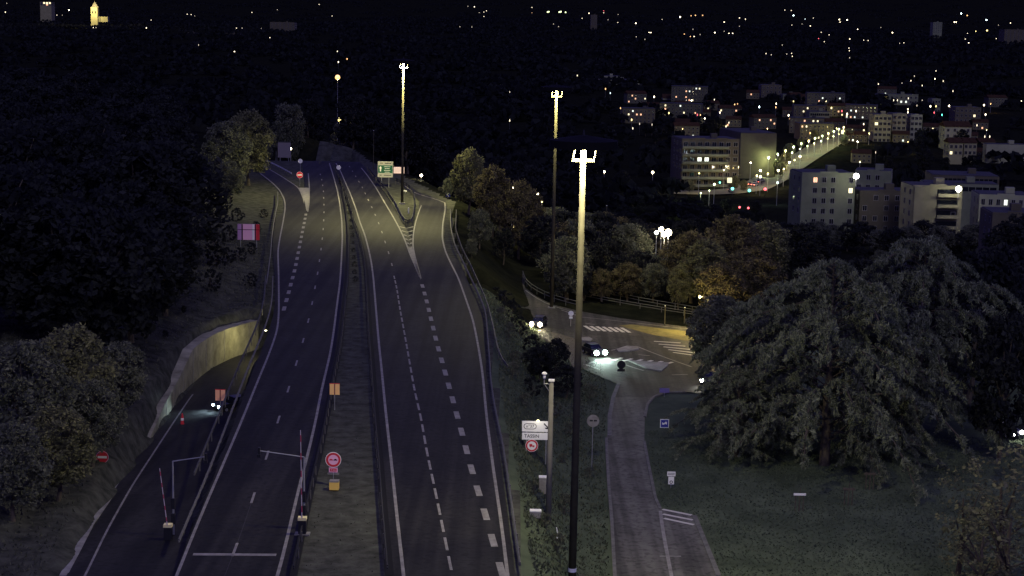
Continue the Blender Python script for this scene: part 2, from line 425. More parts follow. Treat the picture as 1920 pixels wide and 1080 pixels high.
for px, wd, par in ((L_LEFT, .22, mL), (L_MED, .24, mL), (R_LEFT, .24, mR), (R_RIGHT, .24, mR), (R_GORE_L, .24, mR), (L_GORE, .24, mL), (R_GORE_R, .22, mR)):
    ribbon('edge_line', wpath(px), wd, par)
ribbon('edge_line', wpath([(572, 392), (570, 375), (560, 352), (530, 332), (491, 309)], -.03), .22, exr)
ribbon('edge_line', wpath([(834, 380), (828, 376), (810, 371), (780, 364), (760, 349)], -.03), .22, onr)
DASHES = {}
def dash_mesh(L, wd):
    if (L, wd) not in DASHES:
        DASHES[L, wd] = tmpl(mesh_obj('dash', [(-wd / 2, -L / 2, 0), (wd / 2, -L / 2, 0), (wd / 2, L / 2, 0), (-wd / 2, L / 2, 0)], [(0, 1, 2, 3)], PAINT))
    return DASHES[L, wd]
def dashes(px, L, period, wd, parent, phase_px=None, z=0.0):
    pts = wpath(px, z); s = [0]
    for a, b in zip(pts[:-1], pts[1:]): s.append(s[-1] + (b - a).length)
    s = np.array(s); X = np.array([p.x for p in pts]); Yv = np.array([p.y for p in pts])
    off = L / 2
    if phase_px:
        q = P(*phase_px, z); k = int(np.argmin(np.hypot(X - q.x, Yv - q.y))); off = s[k] % period
    d = off
    while d < s[-1]:
        x, y = np.interp(d, s, X), np.interp(d, s, Yv)
        x2, y2 = np.interp(min(d + 1, s[-1]), s, X), np.interp(min(d + 1, s[-1]), s, Yv)
        x1, y1 = np.interp(max(d - 1, 0), s, X), np.interp(max(d - 1, 0), s, Yv)
        inst('lane_dash', dash_mesh(L, wd), parent, (x, y, z + .012), math.atan2(y2 - y1, x2 - x1) - math.pi / 2)
        d += period
dashes(L_DASH, 3.0, 13.0, .19, mL, (555.7, 681))
dashes(L_WIDE, 3.0, 6.5, .50, mL, (532, 580))
dashes(R_DASH, 3.0, 13.0, .18, mR, (735, 496))
dashes(R_T3, 3.0, 4.33, .20, mR, (800, 847))
dashes(R_WIDE, 3.0, 6.5, .50, mR, (865.5, 808))
ribbon('stop_line', [P(362, 1039.5), P(440, 1040), P(518, 1040.5)], .5, mL)
ribbon('joint_line', wpath([(420, 1083), (448, 1013), (476, 928)]), .03, mL, mat('joint_seal', (.05, .05, .052), .8), z=.008)
go = ngon_sheet('gore_paint', [P(a, b, .012) for a, b in ((560.5, 352), (579.5, 352), (579, 380), (577.5, 395), (574.5, 395), (571, 376))], PAINT, mL)
go = ngon_sheet('gore_paint', [P(a, b, .012) for a, b in ((766, 464), (773, 464), (777, 480), (786, 510), (789, 525), (782, 507), (772, 482))], PAINT, mR)
for k in range(6):
    y = 425 + k * 7.5; a = np.interp(y, [407, 430, 452, 480], [737.5, 750, 760, 770]); b = np.interp(y, [395, 417, 437, 462], [786, 779, 775, 774])
    if b - a > 5:
        c = (a + b) / 2
        ribbon('chevron', [P(a + 1.5, y), P(c, y + 3), P(b - 1.5, y)], .5, mR)

# --- slip road and its walls
sp = resample(SLIP, 2.0)
for _ in range(4): sp = [sp[0]] + [(sp[i - 1] + sp[i] * 2 + sp[i + 1]) / 4 for i in range(1, len(sp) - 1)] + [sp[-1]]
slip = ribbon('slip_road', sp, 2 * SLIP_HALF, None, ASPH, z=.0); tag(slip, kind='structure')
def offset(path, d):
    out = []
    for i, p in enumerate(path):
        t = path[min(i + 1, len(path) - 1)] - path[max(i - 1, 0)]; t.z = 0; t.normalize()
        out.append(p + Vector((-t.y, t.x, 0)) * d)
    return out
ribbon('edge_line', offset(sp[2:int(len(sp) * .52)], SLIP_HALF - 1.25), .16, slip)
wl = offset(sp, SLIP_HALF - .15)
for _ in range(8): wl = [wl[0]] + [(wl[i - 1] + wl[i] * 2 + wl[i + 1]) / 4 for i in range(1, len(wl) - 1)] + [wl[-1]]
i0 = min(range(len(wl)), key=lambda i: abs(wl[i].y - P(283, 818, -3).y)); i1 = min(range(len(wl)), key=lambda i: (wl[i] - P(505, 648, -5.2)).length)
v = []; f = []; wl = wl[i0:i1]; wo = offset(sp, SLIP_HALF + 1.15)[i0:i1]
for i, (a, b) in enumerate(zip(wl, wo)):
    t = i / (len(wl) - 1)
    h = float(np.interp(t, [0, .2, .42, .50, .60, .8, 1], [.2, 1.5, 2.3, 2.9, 4.0, 4.0, 3.8]))
    v += [a - Vector((0, 0, .4)), a + Vector((0, 0, h)), Vector((b.x, b.y, a.z + h)), Vector((b.x, b.y, a.z - .4))]
for i in range(len(wl) - 1):
    for k in range(3): f.append((4 * i + k, 4 * i + k + 1, 4 * i + 5 + k, 4 * i + 4 + k))
f += [(0, 1, 2, 3), tuple(range(len(v) - 1, len(v) - 5, -1))]
wall = mesh_obj('retaining_wall', v, f, CONC)
tag(wall, 'pale yellowish concrete retaining wall curving round the sunken slip road', 'wall')
mb = MB()
for i in range(3, len(wl) - 1, 3):
    a = wl[i]; h = v[4 * i + 1].z - a.z; d = (wl[i + 1] - wl[i]).normalized()
    o = MB().box((0, 0, 0), (.14, .03, h), 0).build('wall_joint', CONC2, wall, loc=(a.x + d.y * .016, a.y - d.x * .016, a.z + h / 2)); o.rotation_euler.z = math.atan2(d.y, d.x)
# low kerb stones left of the slip road
k1 = [PT(a, b) for a, b in ((119, 1082), (144, 1035), (169, 985), (205, 935), (242, 891))]
def kerb(name, pts, wd, h, material, label=None, parent=None):
    v = []; f = []; pts = resample(pts, 1.5)
    for i, p in enumerate(pts):
        d = (pts[min(i + 1, len(pts) - 1)] - pts[max(i - 1, 0)]); d.z = 0; d.normalize(); q = Vector((-d.y, d.x, 0)) * wd / 2
        zz = Vector((0, 0, h))
        v += [p + q - zz, p + q + zz, p - q + zz, p - q - zz]
    for i in range(len(pts) - 1):
        for k in range(3): f.append((4 * i + k, 4 * i + k + 1, 4 * i + 5 + k, 4 * i + 4 + k))
    f += [(3, 2, 1, 0), tuple(range(len(v) - 4, len(v)))]
    o = mesh_obj(name, v, f, material, parent)
    if label: tag(o, label, 'kerb')
    return o
kerb('kerb', k1, .55, .14, CONC2, 'broken grey kerb along the left side of the slip road')

# ------------------------------------------------------------------ guard rails
RAILP = [(-.04, -.15), (.04, -.10), (-.03, -.02), (-.03, .02), (.04, .10), (-.04, .15), (-.07, .15), (-.07, -.15)]
_post = tmpl(MB().box((0, 0, .36), (.11, .07, .78)).build('post', mat('weathered_post', (.10, .095, .095), .8, .1)))
DULL = mat('weathered_rail', (.085, .083, .085), .7, .2, .2, c2=(.15, .145, .14), scale=1.5)
def guard_rail(pts, label, zoff=0.0, side=1, h=.62, posts=4.0, two=False, material=DULL, zfun=None, spacer=True):
    root = empty('guard_rail', pts[0], 0, label, 'guard rail')
    o0 = pts[0]
    pts = smooth_path(pts, 2) if len(pts) > 2 else resample(pts)
    for lev in ((h,) if not two else (h, h + .42)):
        v = []; f = []; n = len(RAILP)
        for i, p in enumerate(pts):
            d = (pts[min(i + 1, len(pts) - 1)] - pts[max(i - 1, 0)]); d.z = 0; d.normalize(); q = Vector((-d.y, d.x, 0)) * side
            for a, b in RAILP: v.append(p + q * a + Vector((0, 0, lev + b + zoff)) - o0)
        for i in range(len(pts) - 1):
            for k in range(n): f.append((n * i + k, n * i + (k + 1) % n, n * (i + 1) + (k + 1) % n, n * (i + 1) + k))
        f += [tuple(range(n)), tuple(range(len(v) - 1, len(v) - 1 - n, -1))]
        mesh_obj('beam', v, f, material, root)
    s = [0]
    for a, b in zip(pts[:-1], pts[1:]): s.append(s[-1] + (b - a).length)
    d = 1.0
    while d < s[-1]:
        i = min(int(np.searchsorted(s, d)), len(pts) - 1); p = pts[i]
        t = pts[min(i + 1, len(pts) - 1)] - pts[max(i - 1, 0)]; q = Vector((-t.y, t.x, 0)).normalized() * side
        inst('post', _post, root, p - q * .12 + Vector((0, 0, zoff)) - o0, math.atan2(t.y, t.x), (1, 1, 1.0 if not two else 1.5))
        d += posts
    return root
MEDR = mat('dark_rail', (.035, .035, .037), .8, .1, .1)
def gp(px, z=0.0): return [P(a, b, z) for a, b in px]
def ofs(px, dx): return [P(a, b) + Vector((dx, 0, 0)) for a, b in px]
LR = [(336, 1030), (389, 905), (436, 780), (447, 750), (470, 690), (495, 630), (507, 592), (511, 565), (512, 527)]
guard_rail(gp(LR), 'steel guard rail along the left carriageway beside its edge line', side=-1, posts=2.0)
guard_rail([p + Vector((-1.15, .3, 0)) for p in gp(LR[1:])], 'outer steel guard rail facing the sunken slip road', side=1, posts=4.0)
guard_rail(gp([(500, 540), (503, 520), (508, 480), (510, 450), (515, 415), (521, 385), (521, 366)]), 'far steel guard rail left of the exit lane', side=-1)
guard_rail(gp([(547, 331), (530, 321), (510, 311), (488, 302)]), 'pale lit guard rail above the left exit road', h=.75, side=-1, material=WHITE)
guard_rail([P(a, b) + Vector((1.0, 0, 0)) for a, b in L_MED[1:17]], 'steel median guard rail right of the left carriageway', side=1, material=MEDR)
guard_rail([P(a, b) + Vector((-1.1, 0, 0)) for a, b in R_LEFT[1:18]], 'steel median guard rail left of the right carriageway', side=-1, material=MEDR)
RR = [(974, 1074), (957, 947), (943, 850), (928, 780), (920, 730), (916, 667), (910, 592), (900, 567), (885, 535), (872, 507), (852, 465), (845, 435), (844, 400)]
guard_rail(gp(RR), 'long steel guard rail along the right carriageway edge', side=1)
guard_rail([P(a, b) + Vector((.3, 0, 0)) for a, b in ((947, 697), (935, 687), (930, 670), (922, 630), (912, 585), (903, 560), (880, 507), (862, 470), (851, 435), (853, 400))], 'outer steel guard rail behind the right carriageway rail with turned down end', side=-1)
guard_rail(gp([(738, 385), (750, 408), (757, 422), (765, 428), (772, 423), (776, 405), (778, 388), (777, 372), (770, 358), (755, 348), (742, 343)]), 'dark guard rail looping round the grassy island of the fork', side=-1, material=DARKM, two=True)
guard_rail(gp([(738, 385), (722, 360), (705, 340), (690, 322)]), 'dark guard rail left of the fork island', side=-1, material=DARKM, two=True)

RAILSHADE = mat('rail_shade', (.006, .006, .007), .95)  # near-black ribbon, the shade beside the median rails put into colour
for px, dx, lab in ((L_MED[1:18], .95, 'painted dark rail shadow beside the left carriageway median line'), (R_LEFT[1:18], -.95, 'painted dark rail shadow beside the right carriageway median line')):
    o = ribbon('shadow_strip', smooth_path([P(a, b) + Vector((dx * 1.02, 0, 0)) for a, b in px], 2), .62, None, RAILSHADE, z=.02); tag(o, lab, kind='structure')
# ------------------------------------------------------------------ local roads right of the motorway
def on(px, up=.05): return [PT(a, b) + Vector((0, 0, up + .12)) for a, b in px]
def plane_pt(a, b, up=.0):      # the local roads lie on one gently falling plane
    d = ray(a, b); lo, hi = 60., 600.
    for _ in range(50):
        mid = (lo + hi) / 2
        if H + d.z * mid / d.y > -5 - (mid - 110) * (1.5 / 190) + up: lo = mid
        else: hi = mid
    t = lo / d.y; return Vector((d.x * t, lo, H + d.z * t))
lr = [(1155, 1110), (1152, 1060), (1147, 974), (1141, 905), (1138, 849), (1137, 822), (1143, 800), (1143, 780), (1150, 745), (1160, 720),
      (1125, 706), (1095, 692), (1065, 668), (1035, 645), (1005, 628), (975, 602), (958, 570), (946, 540), (940, 515), (946, 497), (968, 495), (978, 515), (985, 540), (1006, 556), (1036, 571), (1085, 583), (1160, 596),
      (1235, 606), (1330, 618), (1450, 640), (1450, 730), (1330, 738), (1287, 735), (1250, 735), (1226, 744), (1214, 758), (1209, 780), (1208, 830), (1216, 872), (1229, 935), (1238, 955), (1302, 968), (1327, 1030), (1352, 1110)]
_a, _b = lr.index((1150, 745)), lr.index((1226, 744))
loc_road = ngon_sheet('local_road', [plane_pt(a, b, .02) for a, b in lr[:_a + 1] + lr[_b:]], asphalt_mat('asphalt_pale', (.062, .060, .053), (.115, .111, .098))); tag(loc_road, kind='structure')  # near stretch in a paler asphalt than the junction
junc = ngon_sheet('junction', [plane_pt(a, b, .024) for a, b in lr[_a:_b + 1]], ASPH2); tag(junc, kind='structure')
def lp(px, up=.02): return smooth_path([plane_pt(a, b, up) for a, b in px], 2)
for px, wd in (([(1260, 1085), (1243, 997), (1238, 958)], .3),):
    ribbon('edge_line', lp(px), wd, loc_road)
PAINT2 = mat('fresh_paint', (.55, .53, .47), .6)
for a, b in (((1242, 955), (1297, 966)), ((1243, 964), (1299, 975)), ((1245, 972), (1301, 984))):
    ribbon('hatch_bar', lp([a, b]), .38, loc_road, PAINT2)
ribbon('box_marking', lp([(1237, 1043), (1258, 1043), (1277, 1043)]), .2, loc_road)
for k in range(7):
    x = 1096 + k * 11.5; ribbon('crossing_bar', lp([(x, 611 + k * .6), (x + 16, 620 + k * .6)]), .5, loc_road, PAINT2)
for k in range(5):
    y = 640 + k * 5.2; x = 1226 + k * 9; ribbon('crossing_bar', lp([(x, y), (x + 50, y + 3 + k)]), .42, loc_road, PAINT2)
for k in range(6):
    x = 1148 + k * 19; y = 671 + k * 1.6; ribbon('crossing_bar', lp([(x, y + 5), (x + 18, y)]), .5, loc_road, PAINT2)
for px, wd in (([(1195, 650), (1240, 668), (1297, 688)], .25), ([(1145, 657), (1165, 652), (1195, 650)], .2), ([(1197, 665), (1218, 667)], .25), ([(1095, 683), (1112, 688), (1130, 695)], .35), ([(1105, 681), (1125, 676), (1145, 671)], .35),
               ([(1172, 684), (1190, 691), (1207, 695)], .3), ([(1260, 703), (1290, 702)], .25), ([(1052, 581), (1080, 591)], .2), ([(1097, 606), (1115, 609)], .2),
               ([(1085, 594), (1150, 600), (1235, 611), (1320, 620)], .18), ([(985, 544), (1006, 560), (1036, 575), (1080, 586)], .16)):
    ribbon('lane_line', lp(px), wd, loc_road)
def lk(px, name, label, wd=.28, h=.10):
    return kerb(name, [plane_pt(a, b, .03) for a, b in px], wd, h, mat('kerb_stone', (.09, .085, .08), .9, c2=(.17, .165, .15), scale=1.5), label)
lk([(1153, 1085), (1147, 974), (1141, 905), (1138, 849), (1137, 822)], 'kerb', 'pale kerb along the left side of the local road')
lk([(1143, 818), (1143, 780), (1150, 745), (1160, 720)], 'kerb', 'upper kerb where the local road bends toward the junction', .45)
lk([(1208, 828), (1216, 872), (1229, 935), (1238, 955)], 'kerb', 'dark kerb between the local road and the lawn')
lk([(1302, 968), (1327, 1030), (1347, 1080)], 'kerb', 'outer kerb of the lay-by beside the lawn', .4)
lk([(1209, 782), (1214, 758), (1226, 744), (1250, 735), (1287, 735)], 'kerb', 'curved pale kerb lit at the mouth of the side road', .3)
# raised traffic islands
def island(px, label):
    pts = [plane_pt(a, b, .03) for a, b in px]; top = [p + Vector((0, 0, .14)) for p in pts]; n = len(pts)
    o = mesh_obj('traffic_island', pts + top, [tuple(range(n, 2 * n))] + [(k, (k + 1) % n, n + (k + 1) % n, n + k) for k in range(n)], CONC2)
    tag(o, label, 'traffic island')
island([(1155, 656), (1175, 650), (1195, 651), (1198, 656), (1180, 659), (1160, 660)], 'small almond shaped traffic island in the junction')
island([(1090, 634), (1104, 633), (1111, 637), (1106, 641), (1092, 640)], 'tiny pale traffic island just right of the near mast')
island([(1178, 677), (1240, 681), (1254, 681), (1252, 687), (1240, 697), (1212, 692)], 'larger dark triangular traffic island beyond the round sign')
# grassy verge beyond the junction, the lamp's yellow pool put into its colour
verge = mat('lit_grass', (.10, .085, .03), .95, c2=(.20, .17, .06), scale=.9, bump=.6)
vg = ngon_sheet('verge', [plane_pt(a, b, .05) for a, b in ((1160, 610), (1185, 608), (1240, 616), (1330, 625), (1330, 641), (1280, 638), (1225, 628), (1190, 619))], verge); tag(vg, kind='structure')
fp = ngon_sheet('footpath', [plane_pt(a, b, .035) for a, b in ((1032, 622), (1050, 626), (1075, 634), (1090, 646), (1084, 672), (1075, 690), (1066, 672), (1050, 648), (1036, 634))], mat('footpath_gravel', (.08, .07, .05), .95, c2=(.12, .105, .075), scale=2)); tag(fp, kind='structure')
RAILM = mat('railing_steel', (.10, .10, .095), .7, .2)
def rail_fence(px, label, h=1.0, posts=2.2):
    pts = [plane_pt(a, b, .0) for a, b in px]; root = empty('rail_fence', pts[0], 0, label, 'fence'); o0 = pts[0]
    pts = smooth_path(pts, 2)
    for hh in (h, h * .55):
        mbx = MB()
        for a, b in zip(pts[:-1], pts[1:]): mbx.tube(a - o0 + Vector((0, 0, hh)), b - o0 + Vector((0, 0, hh)), .06, n=5, cap=False)
        mbx.build('rail', RAILM, root)
    me = tmpl(MB().box((0, 0, h / 2), (.1, .1, h)).build('post', RAILM))
    acc = 0
    for a, b in zip(pts[:-1], pts[1:]):
        if acc <= 0: inst('post', me, root, a - o0); acc = posts
        acc -= (b - a).length
rail_fence([(980, 520), (985, 537), (1005, 552), (1036, 567), (1085, 579)], 'curved steel railing on the bend behind the near mast', 1.1)
rail_fence([(1097, 546), (1135, 553), (1160, 563), (1235, 576), (1330, 592)], 'long steel railing beyond the junction', 1.0, 3)
rail_fence([(1097, 560), (1160, 572), (1240, 586), (1325, 598)], 'lower steel railing along the pavement beyond the junction', .8, 3)

# ------------------------------------------------------------------ lights
def spot(parent, loc, power, size, blend, color, rot=(0, 0, 0), rad=.25):
    l = bpy.data.lights.new('lamp', 'SPOT'); l.energy = power; l.spot_size = R(size); l.spot_blend = blend; l.color = color; l.shadow_soft_size = rad
    o = bpy.data.objects.new('lamp', l); link(o, parent); o.location = loc; o.rotation_euler = rot; return o
def point(parent, loc, power, color, rad=.2):
    l = bpy.data.lights.new('lamp', 'POINT'); l.energy = power; l.color = color; l.shadow_soft_size = rad
    o = bpy.data.objects.new('lamp', l); link(o, parent); o.location = loc; return o
MASTC = (1.0, .91, .38)
LENS = emat('mast_lens', (1, .95, .6), 25, 'AUTO')
def mast(px, py, Y, top, label, band=False, power=1.0, col_=MASTC, cone=172):
    b = PD(px, py, Y); z0 = hz1(b.x, Y); root = empty('lighting_mast', (b.x, Y, z0), 0, label, 'lighting mast', 'tall motorway lighting masts')
    h = top - z0
    MB().tube((0, 0, -.2), (0, 0, h + .1), .29, .20, n=14).build('pole', POLE, root, True)
    MB().box((0, 0, .12), (1.1, 1.1, .34)).build('base', CONC2, root)
    hd = MB().lathe((0, 0, h), [(.3, .04), (2.15, .04), (2.34, -.24), (2.46, -.24), (2.42, .30), (.9, .52), (.35, .62)], 24).build('hood', BLACK, root)
    MB().tube((0, 0, h + .6), (0, 0, h + 1.0), .1, .05).build('finial', DARKM, hd)
    for s in (-1, 1):
        mb = MB()
        mb.box((s * .4, 0, h - 1.15), (.75, .1, .22)); mb.tube((s * .77, 0, h - 1.25), (s * .77 + .22, 0, h + .02), .075, n=6)
        mb.build('bracket', POLE, root)
    for k in range(6):
        a = 2 * math.pi * k / 6 + .3
        fl = MB().box((0, 0, 0), (.5, .34, .14)).build('floodlight', DARKM, root, loc=(1.7 * math.cos(a), 1.7 * math.sin(a), h - .13)); fl.rotation_euler.z = a
        MB().box((0, 0, -.085), (.4, .26, .02)).build('lens', LENS, fl)
    for k in range(3):
        a = 2 * math.pi * k / 3 - 1.75
        spot(root, (.5 * math.cos(a), .5 * math.sin(a), h - .27), MAST_POWER * power, cone, .45, col_)
    if band: MB().lathe((0, 0, 1.25), [(.30, 0), (.30, .28)], 14).build('band', WHITE, root)
    return root
mast(1073, 1070, 118.5, 28.95, 'nearest tall lighting mast with a dark crown beside the local road', True, 1.0, (1, .91, .54))
mast(1034, 575, 254, 27.3, 'middle tall lighting mast behind the nearest one', power=.95)
mast(754, 378, 340, 28.6, 'far lighting mast on the grassy island of the motorway fork', power=3.6, cone=150)

p = P(478, 672, -5.2); s = empty('underpass_lamp', (p.x + 1.5, p.y - 1.0, -1.3), 0, 'yellow bulkhead lamp under the edge of the motorway deck', 'lamp')
MB().box((0, 0, 0), (.5, .2, .16)).build('housing', DARKM, s); MB().box((-.05, -.02, -.1), (.4, .16, .05)).build('lens', LENS, s)
point(s, (-.6, -.2, -.5), 640, (1, .90, .38), .15)

# street lamps: a lantern on a pole, lit
LANT = {}
def lantern_mat(c, s):
    s = s if c in 'wb' else min(s, 3.2) if c != 'o' else min(s, 2.2)
    return emat('lantern_%s_%d' % (c, int(s * 10)), LAMPC[c], s)
def street_lamp(px, py, c, b, label, group, hgt=8.0, power=0, r=None, Y=None, arm=0.0):
    p = PT(px, py, hgt) if Y is None else PD(px, py, Y)
    z0 = hz1(p.x, p.y) if Y is not None else p.z
    h = (p.z - z0) if Y is not None else hgt
    rr = r if r else max(.16, .00042 * p.y * (b ** .5))
    root = empty('street_lamp', (p.x + arm, p.y, z0), 0, label, 'street lamp', group)
    mb = MB().tube((0, 0, -.3), (0, 0, h - rr * .4), .09, .06, n=6)
    if arm: mb.tube((0, 0, h - rr * .4), (-arm, 0, h), .05, n=5)
    mb.build('pole', STEEL, root)
    MB().lathe((-arm, 0, h), [(.3 * rr, -.9 * rr), (.8 * rr, -.6 * rr), (rr, 0), (.75 * rr, .65 * rr), (.25 * rr, .95 * rr)], 10).build('lantern', lantern_mat(c, 10 if b < .6 else 18 if b < 1.2 else 30), root, True)
    if power: point(root, (-arm, 0, h - rr * 1.3), power, LAMPC[c], .15)
    return root
_far = {}
def far_light(px, py, c, b):
    p = PT(px, py, 6.0)
    key = (c, b)
    if key not in _far:
        mb = MB().lathe((0, 0, 0), [(.3, -.9), (.8, -.6), (1, 0), (.75, .65), (.25, .95)], 8, 0).tube((0, 0, -9), (0, 0, -.9), .12, n=4, mi=1)
        s = 1.2 if b < .35 else 2.6 if b < .55 else 5 if b < .9 else 10 if b < 1.5 else 20
        _far[key] = tmpl(mb.build('street_light', [lantern_mat(c, s * 1.0), STEEL]))
    rr = .00034 * p.y * (.22 + .7 * b ** .7)
    o = inst('street_light', _far[key], None, (p.x, p.y, p.z + 6.0), 0, (rr, rr, max(rr, .66)))
    nm = {'w': 'white', 'y': 'yellow', 'o': 'orange', 'b': 'bluish', 'r': 'red', 't': 'green', 'g': 'yellowish green'}[c]
    side = 'left' if px < 700 else 'centre' if px < 1300 else 'right'
    sz = 'bright' if b > .95 else 'small' if b > .45 else 'faint'
    tag(o, '%s %s light far off on the dark %s hillside' % (sz, nm, side), 'street light', '%s %s lights %s' % (sz, nm, side))

def trl(ox, oy, sc, items):
    for it in items:
        far_light(ox + it[0] / sc, oy + it[1] / sc, it[3] if len(it) > 3 else 'w', it[2])
trl(860, 0, 3.552, [(105, 45, .8), (62, 42, .3), (185, 72, .5), (168, 80, .4), (168, 110, .4), (137, 84, .3), (8, 178, .3), (88, 180, .3), (488, 50, .5), (488, 85, .3, 'o'), (600, 78, 1.6, 'g'), (592, 80, 1.4, 'g'),
    (680, 78, 2, 'g'), (670, 80, 1.6, 'g'), (712, 82, 1.4, 'g'), (868, 88, .7), (822, 122, .4), (966, 72, .4, 'r'), (966, 85, .4), (632, 160, .3), (665, 177, .3), (995, 132, .3), (1062, 97, .3), (1060, 150, .4), (1180, 155, .9),
    (1280, 217, .8), (1268, 216, .6), (1183, 245, .3), (1240, 262, .3), (1355, 130, .4), (1475, 113, 1.4), (1548, 105, .8, 'o'), (1577, 102, 1.2, 'o'), (1625, 102, 1, 'o'), (1768, 147, .8), (1870, 120, .6), (1910, 130, .4),
    (1503, 227, .8, 'o'), (1543, 243, .8, 'o'), (1568, 243, .6), (1560, 195, .3), (1608, 230, .3), (1706, 217, 1), (1800, 222, .7), (1825, 222, .7), (1768, 208, .3), (1870, 175, .3), (290, 570, .6), (340, 613, .3),
    (340, 803, .5), (790, 503, .4), (978, 592, 1, 'o'), (1010, 620, .5, 'b'), (1048, 517, .4), (1078, 720, .7, 'o'), (1152, 798, 1.3, 'y'), (1302, 645, .9), (1400, 753, 1, 'y'), (1610, 768, .9, 'o'), (1590, 765, .5, 'r'), (1740, 750, .6),
    (1838, 697, 1, 'o'), (1815, 722, .6), (1703, 665, .4), (1516, 670, .3), (1205, 825, .3), (1288, 830, .3), (1160, 855, .4), (1577, 835, .3), (1800, 818, .4), (1780, 842, .4), (970, 1150, .5)])
trl(1380, 0, 3.552, [(22, 120, .5), (62, 125, .4), (325, 67, .5), (368, 70, .5), (383, 103, 1.3, 'b'), (460, 127, .5, 'b'), (515, 120, .4), (372, 167, .4), (495, 173, .6), (440, 160, .3), (688, 130, .9), (693, 147, .6), (740, 133, 1),
    (810, 195, .8), (567, 215, .4), (620, 232, .5), (550, 257, .5, 'r'), (588, 278, .4), (758, 260, .7), (1042, 217, .9), (850, 267, .4), (880, 270, .5), (752, 320, .5), (755, 338, .5), (757, 385, .3), (200, 357, .4), (235, 365, .3),
    (308, 300, .3), (370, 357, .6), (375, 375, .4), (338, 360, .3), (965, 183, .3), (1090, 288, .3), (1118, 285, .4), (1455, 147, 1), (1467, 147, .8), (1500, 90, 1.4, 'b'), (1540, 103, 1.4, 'o'), (1668, 133, 1.4, 'b'), (1672, 203, 2.2, 'y'),
    (1597, 208, .8, 'y'), (1542, 222, .4), (1527, 260, .4), (1550, 285, .7), (1733, 257, .4), (1748, 167, .3), (1828, 153, .6), (1332, 473, .4), (1325, 525, .6), (1380, 540, .4), (1188, 507, .3), (1165, 538, .5), (1240, 570, .4),
    (1105, 555, .3), (948, 560, .4), (1445, 607, .4), (1700, 585, .3), (1050, 633, .5), (1050, 668, .4), (1075, 668, .4), (1148, 655, .4), (1240, 670, .3), (800, 740, .8), (1145, 728, .6), (1145, 748, .6), (1205, 703, .3),
    (1295, 708, 1), (1332, 708, 1, 'y'), (1420, 705, 1), (1652, 700, 1.2), (1662, 763, .9), (1320, 750, .6, 'r'), (1372, 765, .6, 't'), (1900, 675, .6), (155, 712, 1, 'b'), (10, 695, .7, 'o'), (268, 690, .6), (265, 715, .8, 'o'),
    (350, 768, 1), (358, 790, .5, 'o'), (525, 803, .9), (432, 843, .7), (850, 828, .7), (925, 775, .4), (705, 740, .8, 'r'), (740, 760, 1.2), (1657, 910, .5), (1690, 910, .5), (990, 985, .8), (930, 1015, .3), (1605, 835, .4)])
trl(0, 0, 3.0, [(38, 18, .3), (30, 68, .6), (388, 57, .9), (320, 85, .4), (350, 85, .3), (1053, 80, .5), (1075, 82, .5), (1095, 90, .3), (823, 157, .7), (875, 192, .3), (850, 113, .4), (1117, 253, .3), (1320, 290, .5), (1417, 70, .5),
    (1330, 158, .4), (1362, 158, .3), (1470, 160, .3), (1518, 212, .4), (1795, 25, .4), (1868, 90, .4), (1560, 55, .3), (525, 155, .4), (540, 155, .3), (2085, 36, .9), (2070, 40, .4)])
trl(400, 80, 4.0, [(155, 68, .4), (930, 65, .5), (938, 145, .8), (1003, 122, 1.3, 'o'), (1710, 850, .3), (1013, 585, .4)])

# boulevard lamps and the lamps of the middle distance throw real light
BL = [(718, 847), (685, 860), (652, 875), (615, 888), (575, 905), (527, 920), (485, 937), (435, 955), (385, 977), (330, 1002), (277, 1025), (217, 1048)]
for i, (a, b) in enumerate(BL):
    street_lamp(1380 + a / 3.552, b / 3.552, 'g' if i % 3 else 'y', 2.0, 'lamp in the left row along the lit boulevard', 'boulevard lamps left row', 9, power=5200)
for i, (a, b) in enumerate([(1055, 600), (1015, 652), (1055, 668), (1140, 632), (1255, 597), (1320, 580), (1380, 505), (1440, 480), (1500, 440)]):
    street_lamp(1250 + a / 6, 220 + b / 6, 'y' if i % 2 else 'w', 1.5, 'lamp in the right row along the lit boulevard', 'boulevard lamps right row', 7, power=2600)
for i in range(11):
    a = (BL[i][0] + BL[i + 1][0]) / 2 + 16; b = (BL[i][1] + BL[i + 1][1]) / 2 + 26
    street_lamp(1380 + a / 3.552, b / 3.552, 'y' if i % 2 else 'g', 1.0, 'low added fill lamp in the middle row along the lit boulevard', 'boulevard added lamps middle row', 5, power=1500)  # added row between the other two, brightens the boulevard
for a, b, c, s, lab in ((365, 630, 'y', 1.2, 'lamp by the orange wall at the left end of the boulevard'), (537, 750, 'g', 1.8, 'large bright lamp near the boulevard crossing'), (480, 822, 'g', 1.0, 'lower of the paired lamps at the boulevard crossing'),
                        (385, 852, 'g', 1.7, 'big round lamp lowest left at the boulevard crossing'), (645, 593, 'w', .7, 'small lamp in front of the terraced block'), (807, 555, 'y', .8, 'lamp against the lit gable of the terraced block'),
                        (1060, 467, 'y', 1.5, 'bright yellow lamp right of the lit gable'), (945, 510, 'w', .8, 'slender lamp just right of the lit gable'), (1247, 733, 'b', .9, 'bluish lamp right of the boulevard under dark trees')):
    street_lamp(1250 + a / 6, 220 + b / 6, c, s, lab, None, 8, power=2300 * s)
street_lamp(633, 145, 'o', 5, 'glowing orange lamp high over the dark woods', None, 8, power=1400, r=.95, Y=620)
street_lamp(637, 224, 'y', 1.6, 'warm lamp beneath the big orange one', None, 6, power=700, r=.62, Y=520)
street_lamp(790, 329, 'w', 1.4, 'warm lamp lighting bushes right of the fork island', None, 6, power=1800, r=.32, Y=395)
street_lamp(545, 279, 'w', .6, 'tiny white lamp beside the far board sign', None, 5, power=0, r=.3, Y=450)
